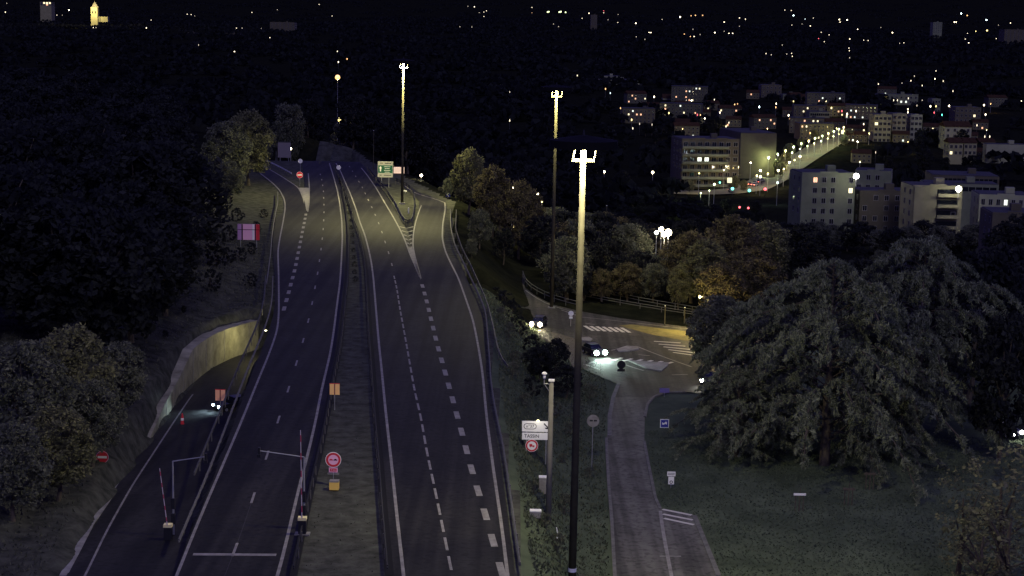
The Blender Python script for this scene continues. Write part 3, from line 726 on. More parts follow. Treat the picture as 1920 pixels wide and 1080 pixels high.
street_lamp(965, 425, 'y', .8, 'small lamp on a post among the central trees', None, 6, power=500, r=.3, Y=330)
street_lamp(1008, 364, 'w', .7, 'upper lamp at the dark edge left of the middle mast', None, 6, power=0, r=.32, Y=450)
street_lamp(1016, 377, 'y', .7, 'lower lamp at the dark edge left of the middle mast', None, 6, power=500, r=.32, Y=430)
street_lamp(961, 352, 'w', .5, 'faint lamp in the central tree tops', None, 6, power=0, r=.26, Y=400)
street_lamp(1133, 322, 'w', .7, 'lone small lamp right of the near mast crown', None, 6, power=0, r=.35, Y=620)
street_lamp(1224, 323, 'w', .9, 'lamp over the dark slope left of the terraced block', None, 6, power=1500, r=.42, Y=620)
# lamp over the junction, its head screened by the cedar
street_lamp(1312, 556, 'y', .7, 'street lamp lighting the junction verge, half behind the cedar', None, 7, power=5200, r=.2, Y=236, arm=1.2)
# the blinding white floodlights among the trees
for k, (a, b, s, lab) in enumerate(((1240, 430, .42, 'upper white floodlight of the blinding cluster'), (1253, 436, .60, 'largest white floodlight of the blinding cluster'), (1231, 436, .30, 'small left floodlight of the blinding cluster'), (1245, 440, .40, 'lowest white floodlight of the blinding cluster'))):
    street_lamp(a, b, 'b' if k == 2 else 'w', 2, lab, 'blinding floodlights', 7, power=2600 if k == 1 else 0, r=s, Y=286)

# ------------------------------------------------------------------ buildings
WALLS = {'grey': mat('render_grey', (.125, .14, .085), .9, c2=(.19, .205, .13), scale=.2), 'cream': mat('render_cream', (.20, .19, .10), .9, c2=(.27, .255, .145), scale=.2),
         'white': mat('render_white', (.22, .225, .145), .9, c2=(.29, .295, .195), scale=.2), 'brown': mat('render_brown', (.07, .062, .04), .9, c2=(.10, .09, .06), scale=.2)}
ROOFM = mat('roof_felt', (.03, .03, .032), .95, c2=(.06, .06, .06), scale=.3)
TILE = mat('roof_tile', (.035, .02, .013), .9, spec=0., c2=(.06, .035, .022), scale=.6)
WINLIT = {'o': emat('window_orange', (1, .48, .18), 1.6), 'y': emat('window_yellow', (1, .85, .42), 1.8), 'w': emat('window_white', (.9, 1, .8), 1.4)}
_win = {}
def win_mesh(wd, h, lit):
    k = (round(wd, 2), round(h, 2), lit)
    if k not in _win:
        _win[k] = (tmpl(MB().box((0, -.04, h / 2 + .05), (wd + .2, .1, .1)).box((0, -.04, -h / 2 - .05), (wd + .2, .1, .1)).box((-wd / 2 - .05, -.04, 0), (.1, .1, h)).box((wd / 2 + .05, -.04, 0), (.1, .1, h)).box((0, -.03, 0), (.08, .06, h)).build('frame', WHITE if False else CONC2)),
                   tmpl(MB().box((0, -.01, 0), (wd, .03, h)).build('pane', WINLIT[lit] if lit else GLASS)))
    return _win[k]
def building(px0, px1, pyt, Y, depth, wallm, floors, bays, label, lit=(), yaw=0, gable=False, win=(1.1, 1.35), skip=(), parapet=True, name='apartment_block', side=0, band=False, group=None):
    a, b = PD(px0, pyt, Y), PD(px1, pyt, Y); c = (a + b) / 2; wd = (b - a).length
    z0 = min(hz1(a.x, Y), hz1(b.x, Y)) - 1; h = c.z - z0
    root = empty(name, (c.x, Y, z0), R(yaw), label, 'building', group)
    fh = 2.9 if floors else h
    MB().box((0, depth / 2, h / 2), (wd, depth, h)).build('wall', WALLS[wallm], root)
    if gable:
        v = [(-wd / 2 - .4, -.4, h), (wd / 2 + .4, -.4, h), (wd / 2 + .4, depth + .4, h), (-wd / 2 - .4, depth + .4, h), (-wd / 2, depth / 2, h + depth * .22), (wd / 2, depth / 2, h + depth * .22)]
        mesh_obj('roof', v, [(0, 1, 5, 4), (2, 3, 4, 5), (1, 2, 5), (3, 0, 4), (3, 2, 1, 0)], TILE, root)
    else:
        rf = MB().box((0, depth / 2, h + .1), (wd - .5, depth - .5, .25)).build('roof', ROOFM, root)
        if parapet:
            n = max(3, int(wd / 4))
            for k in range(n):
                hh = .35 + .3 * (k % 2)
                MB().box((-wd / 2 + wd * (k + .5) / n, .12, h + hh / 2), (wd / n - .02, .3, hh)).build('parapet', WALLS[wallm], root)
        if wd > 9: MB().box((wd * .15, depth * .5, h + 1.0), (2.4, 2.2, 1.7)).build('stair_head', WALLS[wallm], rf)
    if band:
        for fl in range(floors):
            zz = h - 1.5 - fl * fh
            if zz < 1: break
            bd = MB().box((0, -.02, zz), (wd * .94, .06, 1.3)).build('window_band', GLASS, root)
            for k in range(bays): MB().box((-wd * .47 + wd * .94 * k / bays, -.06, zz), (.18, .06, 1.3)).build('mullion', WALLS[wallm], bd)
        return root, wd, h
    for fl in range(floors):
        zz = h - 1.7 - fl * fh
        if zz < .6: break
        for k in range(bays):
            if (fl, k) in skip: continue
            lc = dict(lit).get((fl, k))
            x = -wd / 2 + wd * (k + .5) / bays
            fr, pn = win_mesh(win[0], win[1], lc)
            wn = inst('window', fr, root, (x, 0, zz)); inst('pane', pn, wn, (0, 0, 0))
    for s in ((-1, 1) if side == 0 else (side,)):
        for fl in range(min(floors, 4)):
            zz = h - 1.7 - fl * fh
            if zz < .6: break
            for k in range(max(1, int(depth / 5))):
                fr, pn = win_mesh(win[0], win[1], None)
                wn = inst('window', fr, root, (s * wd / 2, 2.5 + 5 * k, zz), R(90) * s); inst('pane', pn, wn, (0, 0, 0))
    return root, wd, h
A, wA, hA = building(1503, 1606, 326, 465, 13, 'grey', 5, 6, 'grey five storey block with a floodlight on its roof corner', lit={(0, 1): 'o', (1, 5): 'y'}, skip={(0, 0), (1, 0), (2, 0), (3, 0), (4, 0), (0, 4), (1, 4), (2, 4), (3, 4), (4, 4)}, yaw=6)
building(1604, 1671, 322, 492, 12, 'grey', 4, 4, 'rear wing behind the roof floodlight block', skip={(0, 0), (0, 3)}, yaw=-14)
building(1612, 1714, 360, 470, 12, 'brown', 5, 5, 'dim brownish block between the two floodlit blocks', skip={(0, 0), (1, 1)}, yaw=4)
Cb, wC, hC = building(1712, 1806, 350, 450, 12, 'cream', 5, 3, 'tall cream block with dark recessed balconies', lit={(2, 2): 'y'}, skip={(k, 1) for k in range(5)} | {(k, 2) for k in (0, 1, 3, 4)}, yaw=3)
for fl in range(5):                         # recessed balconies of the cream block
    zz = hC - 1.6 - fl * 2.9
    if zz < 1: break
    MB().box((wC * .2, -.03, zz), (wC * .42, .1, 1.9)).build('loggia', GLASS, Cb)
    bal = MB().box((wC * .2, -.75, zz - 1.0), (wC * .44, 1.5, .15)).build('balcony', WALLS['cream'], Cb)
    MB().box((wC * .2, -1.45, zz - .55), (wC * .44, .08, .75)).build('railing', WALLS['cream'], bal)
MB().box((-wC * .5 + 1.5, -.4, hC / 2), (2.6, .8, hC)).build('stair_tower', WALLS['cream'], Cb)
building(1838, 1935, 368, 455, 14, 'white', 5, 7, 'pale block at the right edge with small windows', lit={(0, 3): 'w', (1, 0): 'y'}, win=(.9, 1.5), yaw=-6)
building(1862, 1945, 402, 385, 14, 'brown', 4, 4, 'dark low block nearest the right edge', lit={(1, 2): 'o', (2, 3): 'y'}, skip={(0, 0), (0, 1), (1, 0)}, yaw=-4)
building(1750, 1873, 330, 530, 16, 'brown', 2, 14, 'long low building behind the cream block', band=True, parapet=False, yaw=-5)
building(1735, 1872, 345, 500, 9, 'grey', 1, 10, 'flat roofed row just behind the cream block', parapet=False, band=True, yaw=-4)
T1, wT, hT = building(1278, 1388, 262, 640, 18, 'brown', 6, 8, 'terraced block of stacked balconies beside the boulevard', lit={(2, 2): 'w', (2, 3): 'w'}, band=False, yaw=8, win=(1.6, 1.5))
for fl in range(6):
    MB().box((-wT * .1, -1.0, hT - 2.9 - fl * 2.9), (wT * .8, 2.0, .9)).build('balcony', WALLS['grey'], T1)
building(1388, 1458, 250, 690, 30, 'brown', 0, 0, 'big windowless gable right of the terraced block', yaw=10, parapet=False)
building(1093, 1205, 150, 1350, 30, 'white', 3, 12, 'long white building with three dark window bands on the slope', band=True, parapet=False, yaw=-4, group=None)
building(1120, 1162, 143, 1375, 20, 'white', 4, 5, 'taller middle part rising behind the long white building', band=True, parapet=False)
building(1262, 1274, 180, 1150, 14, 'cream', 5, 2, 'narrow yellow lit house left of the boulevard end', lit={(1, 0): 'y', (2, 1): 'y'})
building(1243, 1262, 184, 1160, 12, 'white', 4, 3, 'white house beside the narrow yellow lit one', gable=True)
building(1190, 1222, 208, 1120, 12, 'white', 2, 5, 'low white house below the long white building', gable=True, lit={(0, 4): 'y'})
building(1212, 1234, 214, 1080, 10, 'cream', 2, 3, 'small cream house next to the low white one', gable=True)
building(1468, 1496, 178, 1180, 15, 'grey', 4, 4, 'small pale block beside the thin tower', lit={(1, 0): 'y'})
building(1428, 1466, 160, 1200, 15, 'brown', 6, 5, 'dim tower with one pale corner left of the small block')
building(1640, 1672, 216, 900, 14, 'cream', 5, 4, 'left part of the lit cream flats behind the boulevard', lit={(1, 0): 'y'}, win=(1.5, 1.4))
building(1674, 1700, 214, 905, 14, 'cream', 5, 3, 'middle part of the lit cream flats behind the boulevard', win=(1.5, 1.4))
building(1708, 1730, 216, 910, 14, 'white', 5, 3, 'right part of the lit cream flats behind the boulevard', win=(1.4, 1.4))
building(1650, 1722, 178, 1150, 16, 'grey', 4, 8, 'wide grey block behind the lit cream flats', lit={(1, 4): 'w', (1, 5): 'w'})
building(1792, 1840, 202, 980, 14, 'brown', 4, 6, 'brownish flats between the far lamps at right', lit={(1, 4): 'y'})
building(1748, 1764, 186, 1100, 12, 'grey', 4, 3, 'slim grey house left of the brownish flats')
building(1772, 1822, 238, 860, 12, 'white', 2, 4, 'white gabled hall below the brownish flats', gable=True)
building(1780, 1806, 268, 780, 10, 'cream', 2, 3, 'left gabled house on the lit street at right', gable=True, lit={(1, 0): 'y'})
building(1808, 1832, 268, 785, 10, 'cream', 2, 3, 'right gabled house on the lit street at right', gable=True)
building(1850, 1925, 271, 790, 6, 'white', 0, 0, 'long low pale wall along the lit street at right', parapet=False, name='warehouse')
building(1518, 1556, 210, 1000, 14, 'grey', 2, 9, 'long low shed above the boulevard end', parapet=False, band=True)
building(1578, 1600, 242, 930, 10, 'cream', 2, 4, 'yellow lit house at the far end of the boulevard', lit={(0, 0): 'y', (0, 1): 'y', (0, 2): 'y', (0, 3): 'y'}, win=(1.9, 1.9))
building(1884, 1930, 56, 2500, 30, 'brown', 9, 6, 'dim tower block at the top right corner')
building(1750, 1767, 42, 2900, 20, 'grey', 6, 4, 'small greenish tower below the top right lights')
building(506, 552, 42, 2600, 30, 'brown', 9, 6, 'dim tower block on the far left hillside')
building(410, 450, 62, 2300, 25, 'brown', 4, 6, 'low dim block left of the far tower block')
building(346, 366, 62, 2300, 25, 'brown', 3, 3, 'small dim house farthest left of the far blocks')
building(1108, 1120, 28, 3000, 25, 'brown', 6, 3, 'narrow dim tower under the stadium lights')
building(75, 96, 4, 3300, 25, 'cream', 2, 4, 'small lit house above the church at the top left', lit={(0, 1): 'y', (0, 2): 'y', (0, 3): 'y', (1, 2): 'o'}, win=(3.5, 3))
building(1332, 1352, 322, 660, 10, 'cream', 2, 5, 'pale shop front under the terraced block', parapet=False)
building(1296, 1308, 326, 655, 8, 'brown', 2, 2, 'small orange lit wall at the left end of the boulevard', parapet=False)
building(1408, 1432, 306, 700, 10, 'cream', 2, 4, 'low cream annex right of the lit gable', parapet=False)
TOWN = {'cream': mat('town_cream', (.09, .08, .045), .9, c2=(.13, .115, .065), scale=.2), 'grey': mat('town_grey', (.065, .065, .042), .9, c2=(.10, .10, .065), scale=.2), 'brown': mat('town_brown', (.045, .038, .024), .9, c2=(.065, .058, .036), scale=.2)}
HP = []
for k, (wd, dp, hh, fl, wm) in enumerate(((13, 10, 6.5, 2, 'cream'), (20, 11, 9.5, 3, 'grey'), (28, 12, 12.5, 4, 'cream'), (16, 10, 6, 2, 'brown'), (36, 13, 15, 5, 'grey'))):
    parts = [('wall', tmpl(MB().box((0, dp / 2, hh / 2 - 1), (wd, dp, hh + 2)).build('wall', TOWN[wm])))]
    if k in (0, 1, 3):
        v = [(-wd / 2 - .4, -.5, hh), (wd / 2 + .4, -.5, hh), (wd / 2 + .4, dp + .5, hh), (-wd / 2 - .4, dp + .5, hh), (-wd / 2, dp / 2, hh + 2.6), (wd / 2, dp / 2, hh + 2.6)]
        parts.append(('roof', tmpl(mesh_obj('roof', v, [(0, 1, 5, 4), (2, 3, 4, 5), (1, 2, 5), (3, 0, 4), (3, 2, 1, 0)], TILE))))
    else: parts.append(('roof', tmpl(MB().box((0, dp / 2, hh + .2), (wd + .4, dp + .4, .5)).box((wd * .2, dp / 2, hh + 1.2), (3, 3, 1.8)).build('roof', ROOFM))))
    HP.append((parts, wd, hh, fl))
rt = random.Random(11); placed = []
for i in range(90):
    px = rt.uniform(1180, 1925); py = rt.uniform(182, 318) if px > 1600 else rt.uniform(178, 262)
    if len(placed) >= 44: break
    p = PT(px, py); k = rt.choice([0, 0, 0, 1, 1, 3, 3, 2, 2, 4])
    parts, wd, hh, fl = HP[k]
    if any(abs(p.x - a) < (wd + b) * .34 + 2 and abs(p.y - c) < 12 for a, b, c in placed): continue
    placed.append((p.x, wd, p.y))
    r = empty('town_house', p, R(rt.uniform(-18, 18)), 'dim %s in the far town on the right' % ('house with a pitched roof', 'three storey house with a pitched roof', 'four storey flat roofed block', 'low brown house with a pitched roof', 'five storey flat roofed block')[k], 'building', 'far town buildings kind %d' % k)
    r.scale = (.68, .68, .68)
    for nm, me in parts: inst(nm, me, r, (0, 0, 0))
    nb = int(wd / 3.2)
    for f_ in range(fl):
        for b_ in range(nb):
            lc = rt.choice(['y', 'o', 'w']) if rt.random() < .11 else None
            fr, pn = win_mesh(1.2, 1.4, lc); wn = inst('window', fr, r, (-wd / 2 + wd * (b_ + .5) / nb, 0, 1.7 + 2.9 * f_)); inst('pane', pn, wn, (0, 0, 0))
    if i % 2 == 0:
        street_lamp(*(lambda q: (q[0], q[1]))((px + rt.uniform(-14, 14), py - rt.uniform(0, 3))), rt.choice('wyyo'), .6, 'added street lamp lighting the houses of the far town', 'added lamps in the far town', 6, power=1500)  # added at random beside the houses to light their fronts
# rooftop floodlights of the two blocks
def roof_flood(px, py, Y, label, dx=0):
    p = PD(px, py, Y); root = empty('roof_floodlight', (p.x, p.y, p.z - 1.2), 0, label, 'floodlight')
    MB().tube((0, 0, -1.5), (0, 0, .9), .07, n=6).build('bracket', STEEL, root)
    MB().box((0, .1, 1.2), (1.0, .35, .8)).build('housing', STEEL, root)
    MB().lathe((0, -.25, 1.2), [(.25, -.75), (.7, -.4), (.78, 0), (.6, .5), (.2, .7)], 10).build('lamp_glass', emat('flood_glass', (1, .97, .85), 30), root, True)
    point(root, (0, -1.7, .9), 500, (1, .96, .8), .3)
roof_flood(1605, 330, 461, 'white floodlight on the corner of the grey five storey block')
roof_flood(1797, 354, 446, 'white floodlight on the corner of the tall cream block')
# church
p = PT(178, 30); p = PD(178, 28, 2600); CH = WALLS['cream']; ch = empty('church', (p.x, p.y, hz1(p.x, p.y)), 0, 'floodlit yellow church tower with a spire at the top left', 'church')
hb = PD(178, 14, 2600).z - ch.location.z; hs = PD(177, 3, 2600).z - ch.location.z
MB().box((0, 0, hb / 2), (10, 10, hb)).build('tower', CH, ch)
MB().lathe((0, 0, hb), [(6, 0), (5, 1), (.3, hs - hb)], 4).build('spire', CONC, ch)
for s in (-1, 1): MB().box((s * 2.2, -5.1, hb - 7), (1.6, .3, 4)).build('bell_opening', GLASS, ch)
MB().box((11, 6, 4 + hb * .3), (16, 10, 8)).build('nave', CH, ch)
for s in (-1, 1): point(ch, (s * 7, -22, hb - 2), 60000, (1, .8, .35), .5)

# wide street sheet of the boulevard
bl = [PT(a, b) for a, b in ((1265, 362), (1310, 364), (1360, 362), (1405, 356), (1440, 340), (1470, 320), (1505, 298), (1540, 277), (1575, 255), (1605, 238))]
bl = smooth_path(bl, 3)
for q in bl: q.z = hz1(q.x, q.y) + .5
bv = ribbon('boulevard', bl, 14, None, mat('boulevard_asphalt', (.09, .088, .07), .9, 0, .1, c2=(.15, .145, .11), scale=.2)); tag(bv, kind='structure')

# ------------------------------------------------------------------ trees
def leaves(centers, radii, per, size, rs, tint_a, tint_b, droop=0.0, elong=1.0):
    n = len(centers) * per
    c = np.repeat(np.array(centers), per, 0); r = np.repeat(np.array(radii), per)[:, None]
    d = rs.normal(size=(n, 3)); d /= np.linalg.norm(d, axis=1)[:, None] + 1e-9
    p = c + d * r * rs.random((n, 1)) ** .45
    a = rs.normal(size=(n, 3)); a[:, 2] -= droop; a /= np.linalg.norm(a, axis=1)[:, None]
    b = rs.normal(size=(n, 3)); b -= a * (a * b).sum(1)[:, None]; b /= np.linalg.norm(b, axis=1)[:, None]
    s = size * (.6 + .8 * rs.random((n, 1)))
    a = a * s * elong; b = b * s / math.sqrt(elong)
    V = np.stack([p - a, p + b * .6, p + a, p - b * .6], 1).reshape(-1, 3)
    Q = np.arange(n * 4).reshape(n, 4)
    t = rs.random((n, 1)); cl = np.repeat(rs.random(len(centers)), per)[:, None]
    mixv = np.clip(.5 * t + .6 * cl - .05, 0, 1)
    tint = np.array(tint_a) * (1 - mixv) + np.array(tint_b) * mixv
    return V, Q, np.repeat(tint, 4, 0)
LEAF = mat('leaf', (1, 1, 1), .85, 0, .0, attr='tint')
_n = LEAF.node_tree.nodes; _l = LEAF.node_tree.links                 # leaves let part of the light through
_t = _n.new('ShaderNodeBsdfTranslucent'); _m = _n.new('ShaderNodeMixShader'); _m.inputs[0].default_value = .38
_l.new(_n['Attribute'].outputs['Color'], _t.inputs['Color']); _l.new(_n['Principled BSDF'].outputs[0], _m.inputs[1]); _l.new(_t.outputs[0], _m.inputs[2])
_l.new(_m.outputs[0], _n['Material Output'].inputs['Surface'])
def tree_proto(seed, shape='round', nclump=110, per=42, size=.024, tint_a=(.012, .022, .008), tint_b=(.04, .055, .02), wide=.36, low=.22):
    # unit tree, one metre tall: trunk mesh and crown mesh
    rs = np.random.default_rng(seed); mb = MB()
    pts = [(0, 0, -.02)]
    for k in range(1, 6): pts.append((pts[-1][0] + rs.normal() * .012, pts[-1][1] + rs.normal() * .012, .14 * k))
    for k in range(5): mb.tube(pts[k], pts[k + 1], .024 * (1 - k / 6.5), .024 * (1 - (k + 1) / 6.5), n=7, cap=False)
    cs = []; rsz = []
    lobes = [(rs.uniform(0, 6.28), rs.uniform(.25, .85), rs.uniform(.75, 1.2)) for _ in range(7)]
    for k in range(nclump):
        if shape == 'cone':
            z = low + (1 - low) * rs.random() ** 1.3; rad = wide * (1.02 - (z - low) / (1 - low)) ** .8
        else:
            z = low + (1 - low) * rs.random() ** .9; q = (z - low) / (1 - low); rad = wide * math.sqrt(max(.02, 1 - (2 * q - .9) ** 2 * .82)) if shape == 'round' else wide * (.55 + .45 * math.sin(q * 3.0))
        th = rs.uniform(0, 6.28)
        for lt, lz, lr_ in lobes:
            rad *= 1 + .30 * (lr_ - 1) * 2 * math.exp(-((math.cos(th - lt) - 1) ** 2) * 3 - ((z - lz) / .18) ** 2)
        rr = rad * rs.random() ** .38
        cs.append((rr * math.cos(th), rr * math.sin(th), z)); rsz.append(rs.uniform(.045, .095))
    for k in range(11):
        c = cs[rs.integers(len(cs))]; b = pts[min(5, max(2, int(c[2] * 5)))]
        mb.tube((b[0], b[1], min(b[2], c[2])), c, .009, .003, n=5, cap=False)
    tr = tmpl(mb.build('trunk', BARK))
    V, Q, T = leaves(cs, rsz, per, size, rs, tint_a, tint_b)
    return tr, np_mesh('crown', V, Q, LEAF, tint=T)
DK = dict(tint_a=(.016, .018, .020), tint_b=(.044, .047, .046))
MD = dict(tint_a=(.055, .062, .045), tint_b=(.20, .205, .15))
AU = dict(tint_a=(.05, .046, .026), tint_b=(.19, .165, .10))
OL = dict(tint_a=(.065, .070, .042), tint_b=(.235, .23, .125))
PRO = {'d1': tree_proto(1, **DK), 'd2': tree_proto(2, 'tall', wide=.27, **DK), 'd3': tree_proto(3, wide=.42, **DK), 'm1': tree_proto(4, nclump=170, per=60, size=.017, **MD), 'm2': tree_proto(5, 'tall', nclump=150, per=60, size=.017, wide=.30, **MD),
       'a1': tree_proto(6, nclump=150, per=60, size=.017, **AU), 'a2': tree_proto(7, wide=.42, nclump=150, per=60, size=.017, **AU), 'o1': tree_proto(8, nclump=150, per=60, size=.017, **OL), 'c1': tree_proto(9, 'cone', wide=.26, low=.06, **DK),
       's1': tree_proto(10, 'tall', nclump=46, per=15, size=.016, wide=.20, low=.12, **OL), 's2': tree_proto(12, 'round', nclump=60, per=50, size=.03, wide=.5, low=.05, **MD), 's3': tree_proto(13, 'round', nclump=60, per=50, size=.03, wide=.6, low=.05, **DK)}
def tree(X, Y, h, kind, label, group=None, name='tree', rz=None, wide=1.0, z=None):
    z = hz1(X, Y) if z is None else z
    r = empty(name, (X, Y, z), random.uniform(0, 6.28) if rz is None else rz, label, 'shrub' if name == 'shrub' else 'tree', group)
    t, c = PRO[kind]
    for nm, me in (('trunk', t), ('crown', c)):
        o = inst(nm, me, r, (0, 0, 0), 0, (h * wide, h * wide, h))
    return r
def T(px, pyt, Y, kind, label, group=None, wide=1.0, name='tree'):
    p = PD(px, pyt, Y); z = hz1(p.x, Y)
    return tree(p.x, Y, max(1.0, p.z - z), kind, label, group, name, wide=wide)
# left foreground bank trees
G1 = 'trees on the near left bank'
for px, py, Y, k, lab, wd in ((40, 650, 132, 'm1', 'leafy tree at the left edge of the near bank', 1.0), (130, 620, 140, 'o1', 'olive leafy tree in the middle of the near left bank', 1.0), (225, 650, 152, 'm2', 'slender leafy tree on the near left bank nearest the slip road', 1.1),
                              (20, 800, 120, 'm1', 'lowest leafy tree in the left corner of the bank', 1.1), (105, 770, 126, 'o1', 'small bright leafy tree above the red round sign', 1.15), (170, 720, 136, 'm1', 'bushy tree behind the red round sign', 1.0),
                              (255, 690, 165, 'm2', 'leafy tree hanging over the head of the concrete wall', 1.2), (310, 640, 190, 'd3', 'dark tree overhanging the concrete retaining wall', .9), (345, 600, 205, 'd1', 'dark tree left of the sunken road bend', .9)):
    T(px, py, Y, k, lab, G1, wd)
for i, (px, Y, hh, kd) in enumerate(((1062, 262, 6, 'm1'), (1085, 270, 7, 'a1'), (1108, 266, 6, 'd3'), (1130, 262, 5, 'a2'), (1155, 268, 6.5, 'm1'), (1180, 262, 6, 'a1'), (1205, 268, 7, 'd1'), (1228, 262, 6, 'm1'), (1250, 266, 6, 'a2'), (1048, 285, 8, 'd1'),
                                     (1075, 292, 9, 'a1'), (1100, 298, 8, 'm1'), (1125, 290, 9, 'd3'), (1150, 296, 8, 'a2'), (1176, 290, 9, 'm1'), (1200, 298, 8, 'd1'), (1222, 305, 7, 'a1'), (1062, 318, 10, 'd3'), (1095, 325, 10, 'm1'), (1130, 320, 10, 'd1'), (1165, 325, 9, 'a1'), (1195, 322, 9, 'd3'), (1235, 330, 8, 'd1'), (1015, 305, 9, 'd1'), (1040, 335, 11, 'm1'))):
    p = PD(px, 450, Y); tree(p.x, Y, hh, kd, 'brownish tree in the scrub behind the long railing', 'scrub behind the railing', wide=1.25)
for i, (px, Y, hh) in enumerate(((405, 238, 3.0), (425, 246, 2.4), (448, 252, 2.0), (400, 262, 3.4), (430, 272, 2.6), (470, 262, 1.8), (408, 292, 3.4), (445, 300, 2.4), (480, 290, 1.8), (420, 318, 3.0), (495, 312, 1.6), (470, 232, 1.8), (395, 222, 2.8))):
    p = PD(px, 480, Y); tree(p.x, Y, hh, 's3', 'dark scrub bush on the grassy bank around the pink board', 'bank scrub', 'shrub')
# the dark wood on the left hill
rs = random.Random(3)
for i in range(80):
    Y = [178, 205, 235, 265, 300, 340, 385, 440][i % 8] + rs.uniform(-14, 14); px = -50 + (i // 8) * 40 + rs.uniform(-18, 18)
    if px > (392 if Y < 330 else 470): continue
    p = PD(px, 300, Y)
    if XML(Y) - p.x < (12 if Y < 300 else 8) or (Y < 225 and px > 330): continue
    tree(p.x, Y, rs.uniform(11, 17), rs.choice(['d1', 'd2', 'd3']), 'dark leafy tree in the unlit wood left of the motorway', 'dark wood left of the motorway', wide=rs.uniform(1.0, 1.3))
for px, py, Y, k, lab, wd in ((466, 212, 368, 'o1', 'tall olive tree lit yellow beside the left exit road', .95), (425, 232, 352, 'm1', 'greyish tree left of the lit olive one', 1.0), (432, 305, 330, 'm1', 'leafy tree low on the bank above the pink board', 1.0),
                              (500, 262, 425, 'm2', 'slim tree right of the lit olive one behind the exit road', .8), (395, 380, 300, 'd1', 'dark tree on the bank below the pink board', .8)):
    T(px, py, Y, k, lab, None, wd)
# woods closing the motorway and the centre
for i in range(66):
    Y = rs.uniform(452, 600); px = rs.uniform(480, 1010); p = PD(px, 250, Y)
    mx0, mx1 = XML(Y) - 6, XMR(Y) + 8
    if mx0 - 4 < p.x < mx1: continue
    tree(p.x, Y, rs.uniform(11, 18), rs.choice(['d1', 'd2', 'd3']), 'dark tree in the unlit wood beyond the far end of the motorway', 'dark wood beyond the motorway')
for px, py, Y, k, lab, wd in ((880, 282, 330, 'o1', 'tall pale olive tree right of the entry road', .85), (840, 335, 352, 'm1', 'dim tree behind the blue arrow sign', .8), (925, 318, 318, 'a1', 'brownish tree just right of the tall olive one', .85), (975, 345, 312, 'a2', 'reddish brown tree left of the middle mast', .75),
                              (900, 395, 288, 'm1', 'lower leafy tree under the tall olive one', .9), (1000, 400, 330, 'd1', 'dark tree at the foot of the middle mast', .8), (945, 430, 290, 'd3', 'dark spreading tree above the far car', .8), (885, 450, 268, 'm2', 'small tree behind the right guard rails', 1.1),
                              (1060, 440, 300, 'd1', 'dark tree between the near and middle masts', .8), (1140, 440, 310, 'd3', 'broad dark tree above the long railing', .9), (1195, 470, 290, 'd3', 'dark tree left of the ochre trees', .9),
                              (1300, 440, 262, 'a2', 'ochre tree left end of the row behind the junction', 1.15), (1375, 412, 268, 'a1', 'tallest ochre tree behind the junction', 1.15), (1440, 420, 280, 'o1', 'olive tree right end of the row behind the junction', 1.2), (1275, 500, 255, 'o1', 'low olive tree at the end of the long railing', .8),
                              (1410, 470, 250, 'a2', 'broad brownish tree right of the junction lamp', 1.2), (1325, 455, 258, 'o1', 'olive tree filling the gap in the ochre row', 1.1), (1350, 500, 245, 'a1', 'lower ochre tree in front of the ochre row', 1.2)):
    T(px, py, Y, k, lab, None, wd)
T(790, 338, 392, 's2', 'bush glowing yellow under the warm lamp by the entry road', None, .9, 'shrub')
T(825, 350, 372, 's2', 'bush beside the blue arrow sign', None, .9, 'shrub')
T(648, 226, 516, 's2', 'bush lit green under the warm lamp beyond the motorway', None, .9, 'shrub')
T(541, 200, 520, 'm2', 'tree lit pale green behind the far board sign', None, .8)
# trees between the junction, the blocks and the boulevard
for i in range(98):
    Y = rs.uniform(262, 440); px = rs.uniform(1040, 1960) if i % 3 else rs.uniform(1050, 1300); p = PD(px, 400, Y)
    if Y < 300 and px > 1250: continue
    q = plane_pt(px, 500)
    top = np.interp(px, [1040, 1150, 1240, 1300, 1500, 1700, 1820, 1960], [400, 400, 420, 405, 425, 440, 435, 465]) + rs.uniform(0, 75) + (40 if Y < 290 else 0)
    h = PD(px, top, Y).z - hz1(p.x, Y)
    if h < 3: h = 3 + rs.random() * 2
    tree(p.x, Y, min(h, 15), rs.choice(['d1', 'm1', 'd3', 'm2', 'a1'] if px < 1250 else ['d1', 'd2', 'd3', 'm1', 'd1']), 'dark tree in the belt between the junction and the flats', 'tree belt before the flats', wide=rs.uniform(.9, 1.3))
for i in range(30):
    Y = rs.uniform(520, 980); px = rs.uniform(1040, 1960); p = PD(px, 300, Y)
    if min((p - q).length for q in bl) < 22 or (p.x - bl[0].x > 0 and abs(p.x - np.interp(Y, [q.y for q in bl], [q.x for q in bl])) < 26): continue
    tree(p.x, Y, rs.uniform(6, 11), rs.choice(['d1', 'd2', 'd3']), 'small dark tree among the far houses right of the masts', 'trees among the far houses')
for i in range(26):
    px = rs.uniform(1100, 1500); Y = rs.uniform(460, 545); p = PD(px, 400, Y)
    tree(p.x, Y, rs.uniform(4, 6), rs.choice(['d1', 'd3', 'd2']), 'low dark tree just below the lit boulevard', 'trees below the boulevard', wide=1.5)
for k in range(16):
    q = bl[int((k + .5) / 16 * (len(bl) - 1))]
    for sd in (-1, 1):
        if (sd < 0 and k % 2) or (sd > 0 and k < 11): continue
        X = q.x + sd * rs.uniform(8, 11); Y = q.y + rs.uniform(-6, 6)
        tree(X, Y, rs.uniform(4.5, 7), rs.choice(['o1', 'm1', 'd3']), 'street tree lining the lit boulevard', 'boulevard street trees', wide=1.2)
for k, (px, py, Y) in enumerate(((1463, 297, 690), (1474, 285, 740), (1530, 262, 880), (1545, 255, 920), (1378, 330, 640), (1395, 338, 630))):
    T(px, py, Y, 'o1', 'small street tree lit green along the boulevard', 'lit boulevard trees')

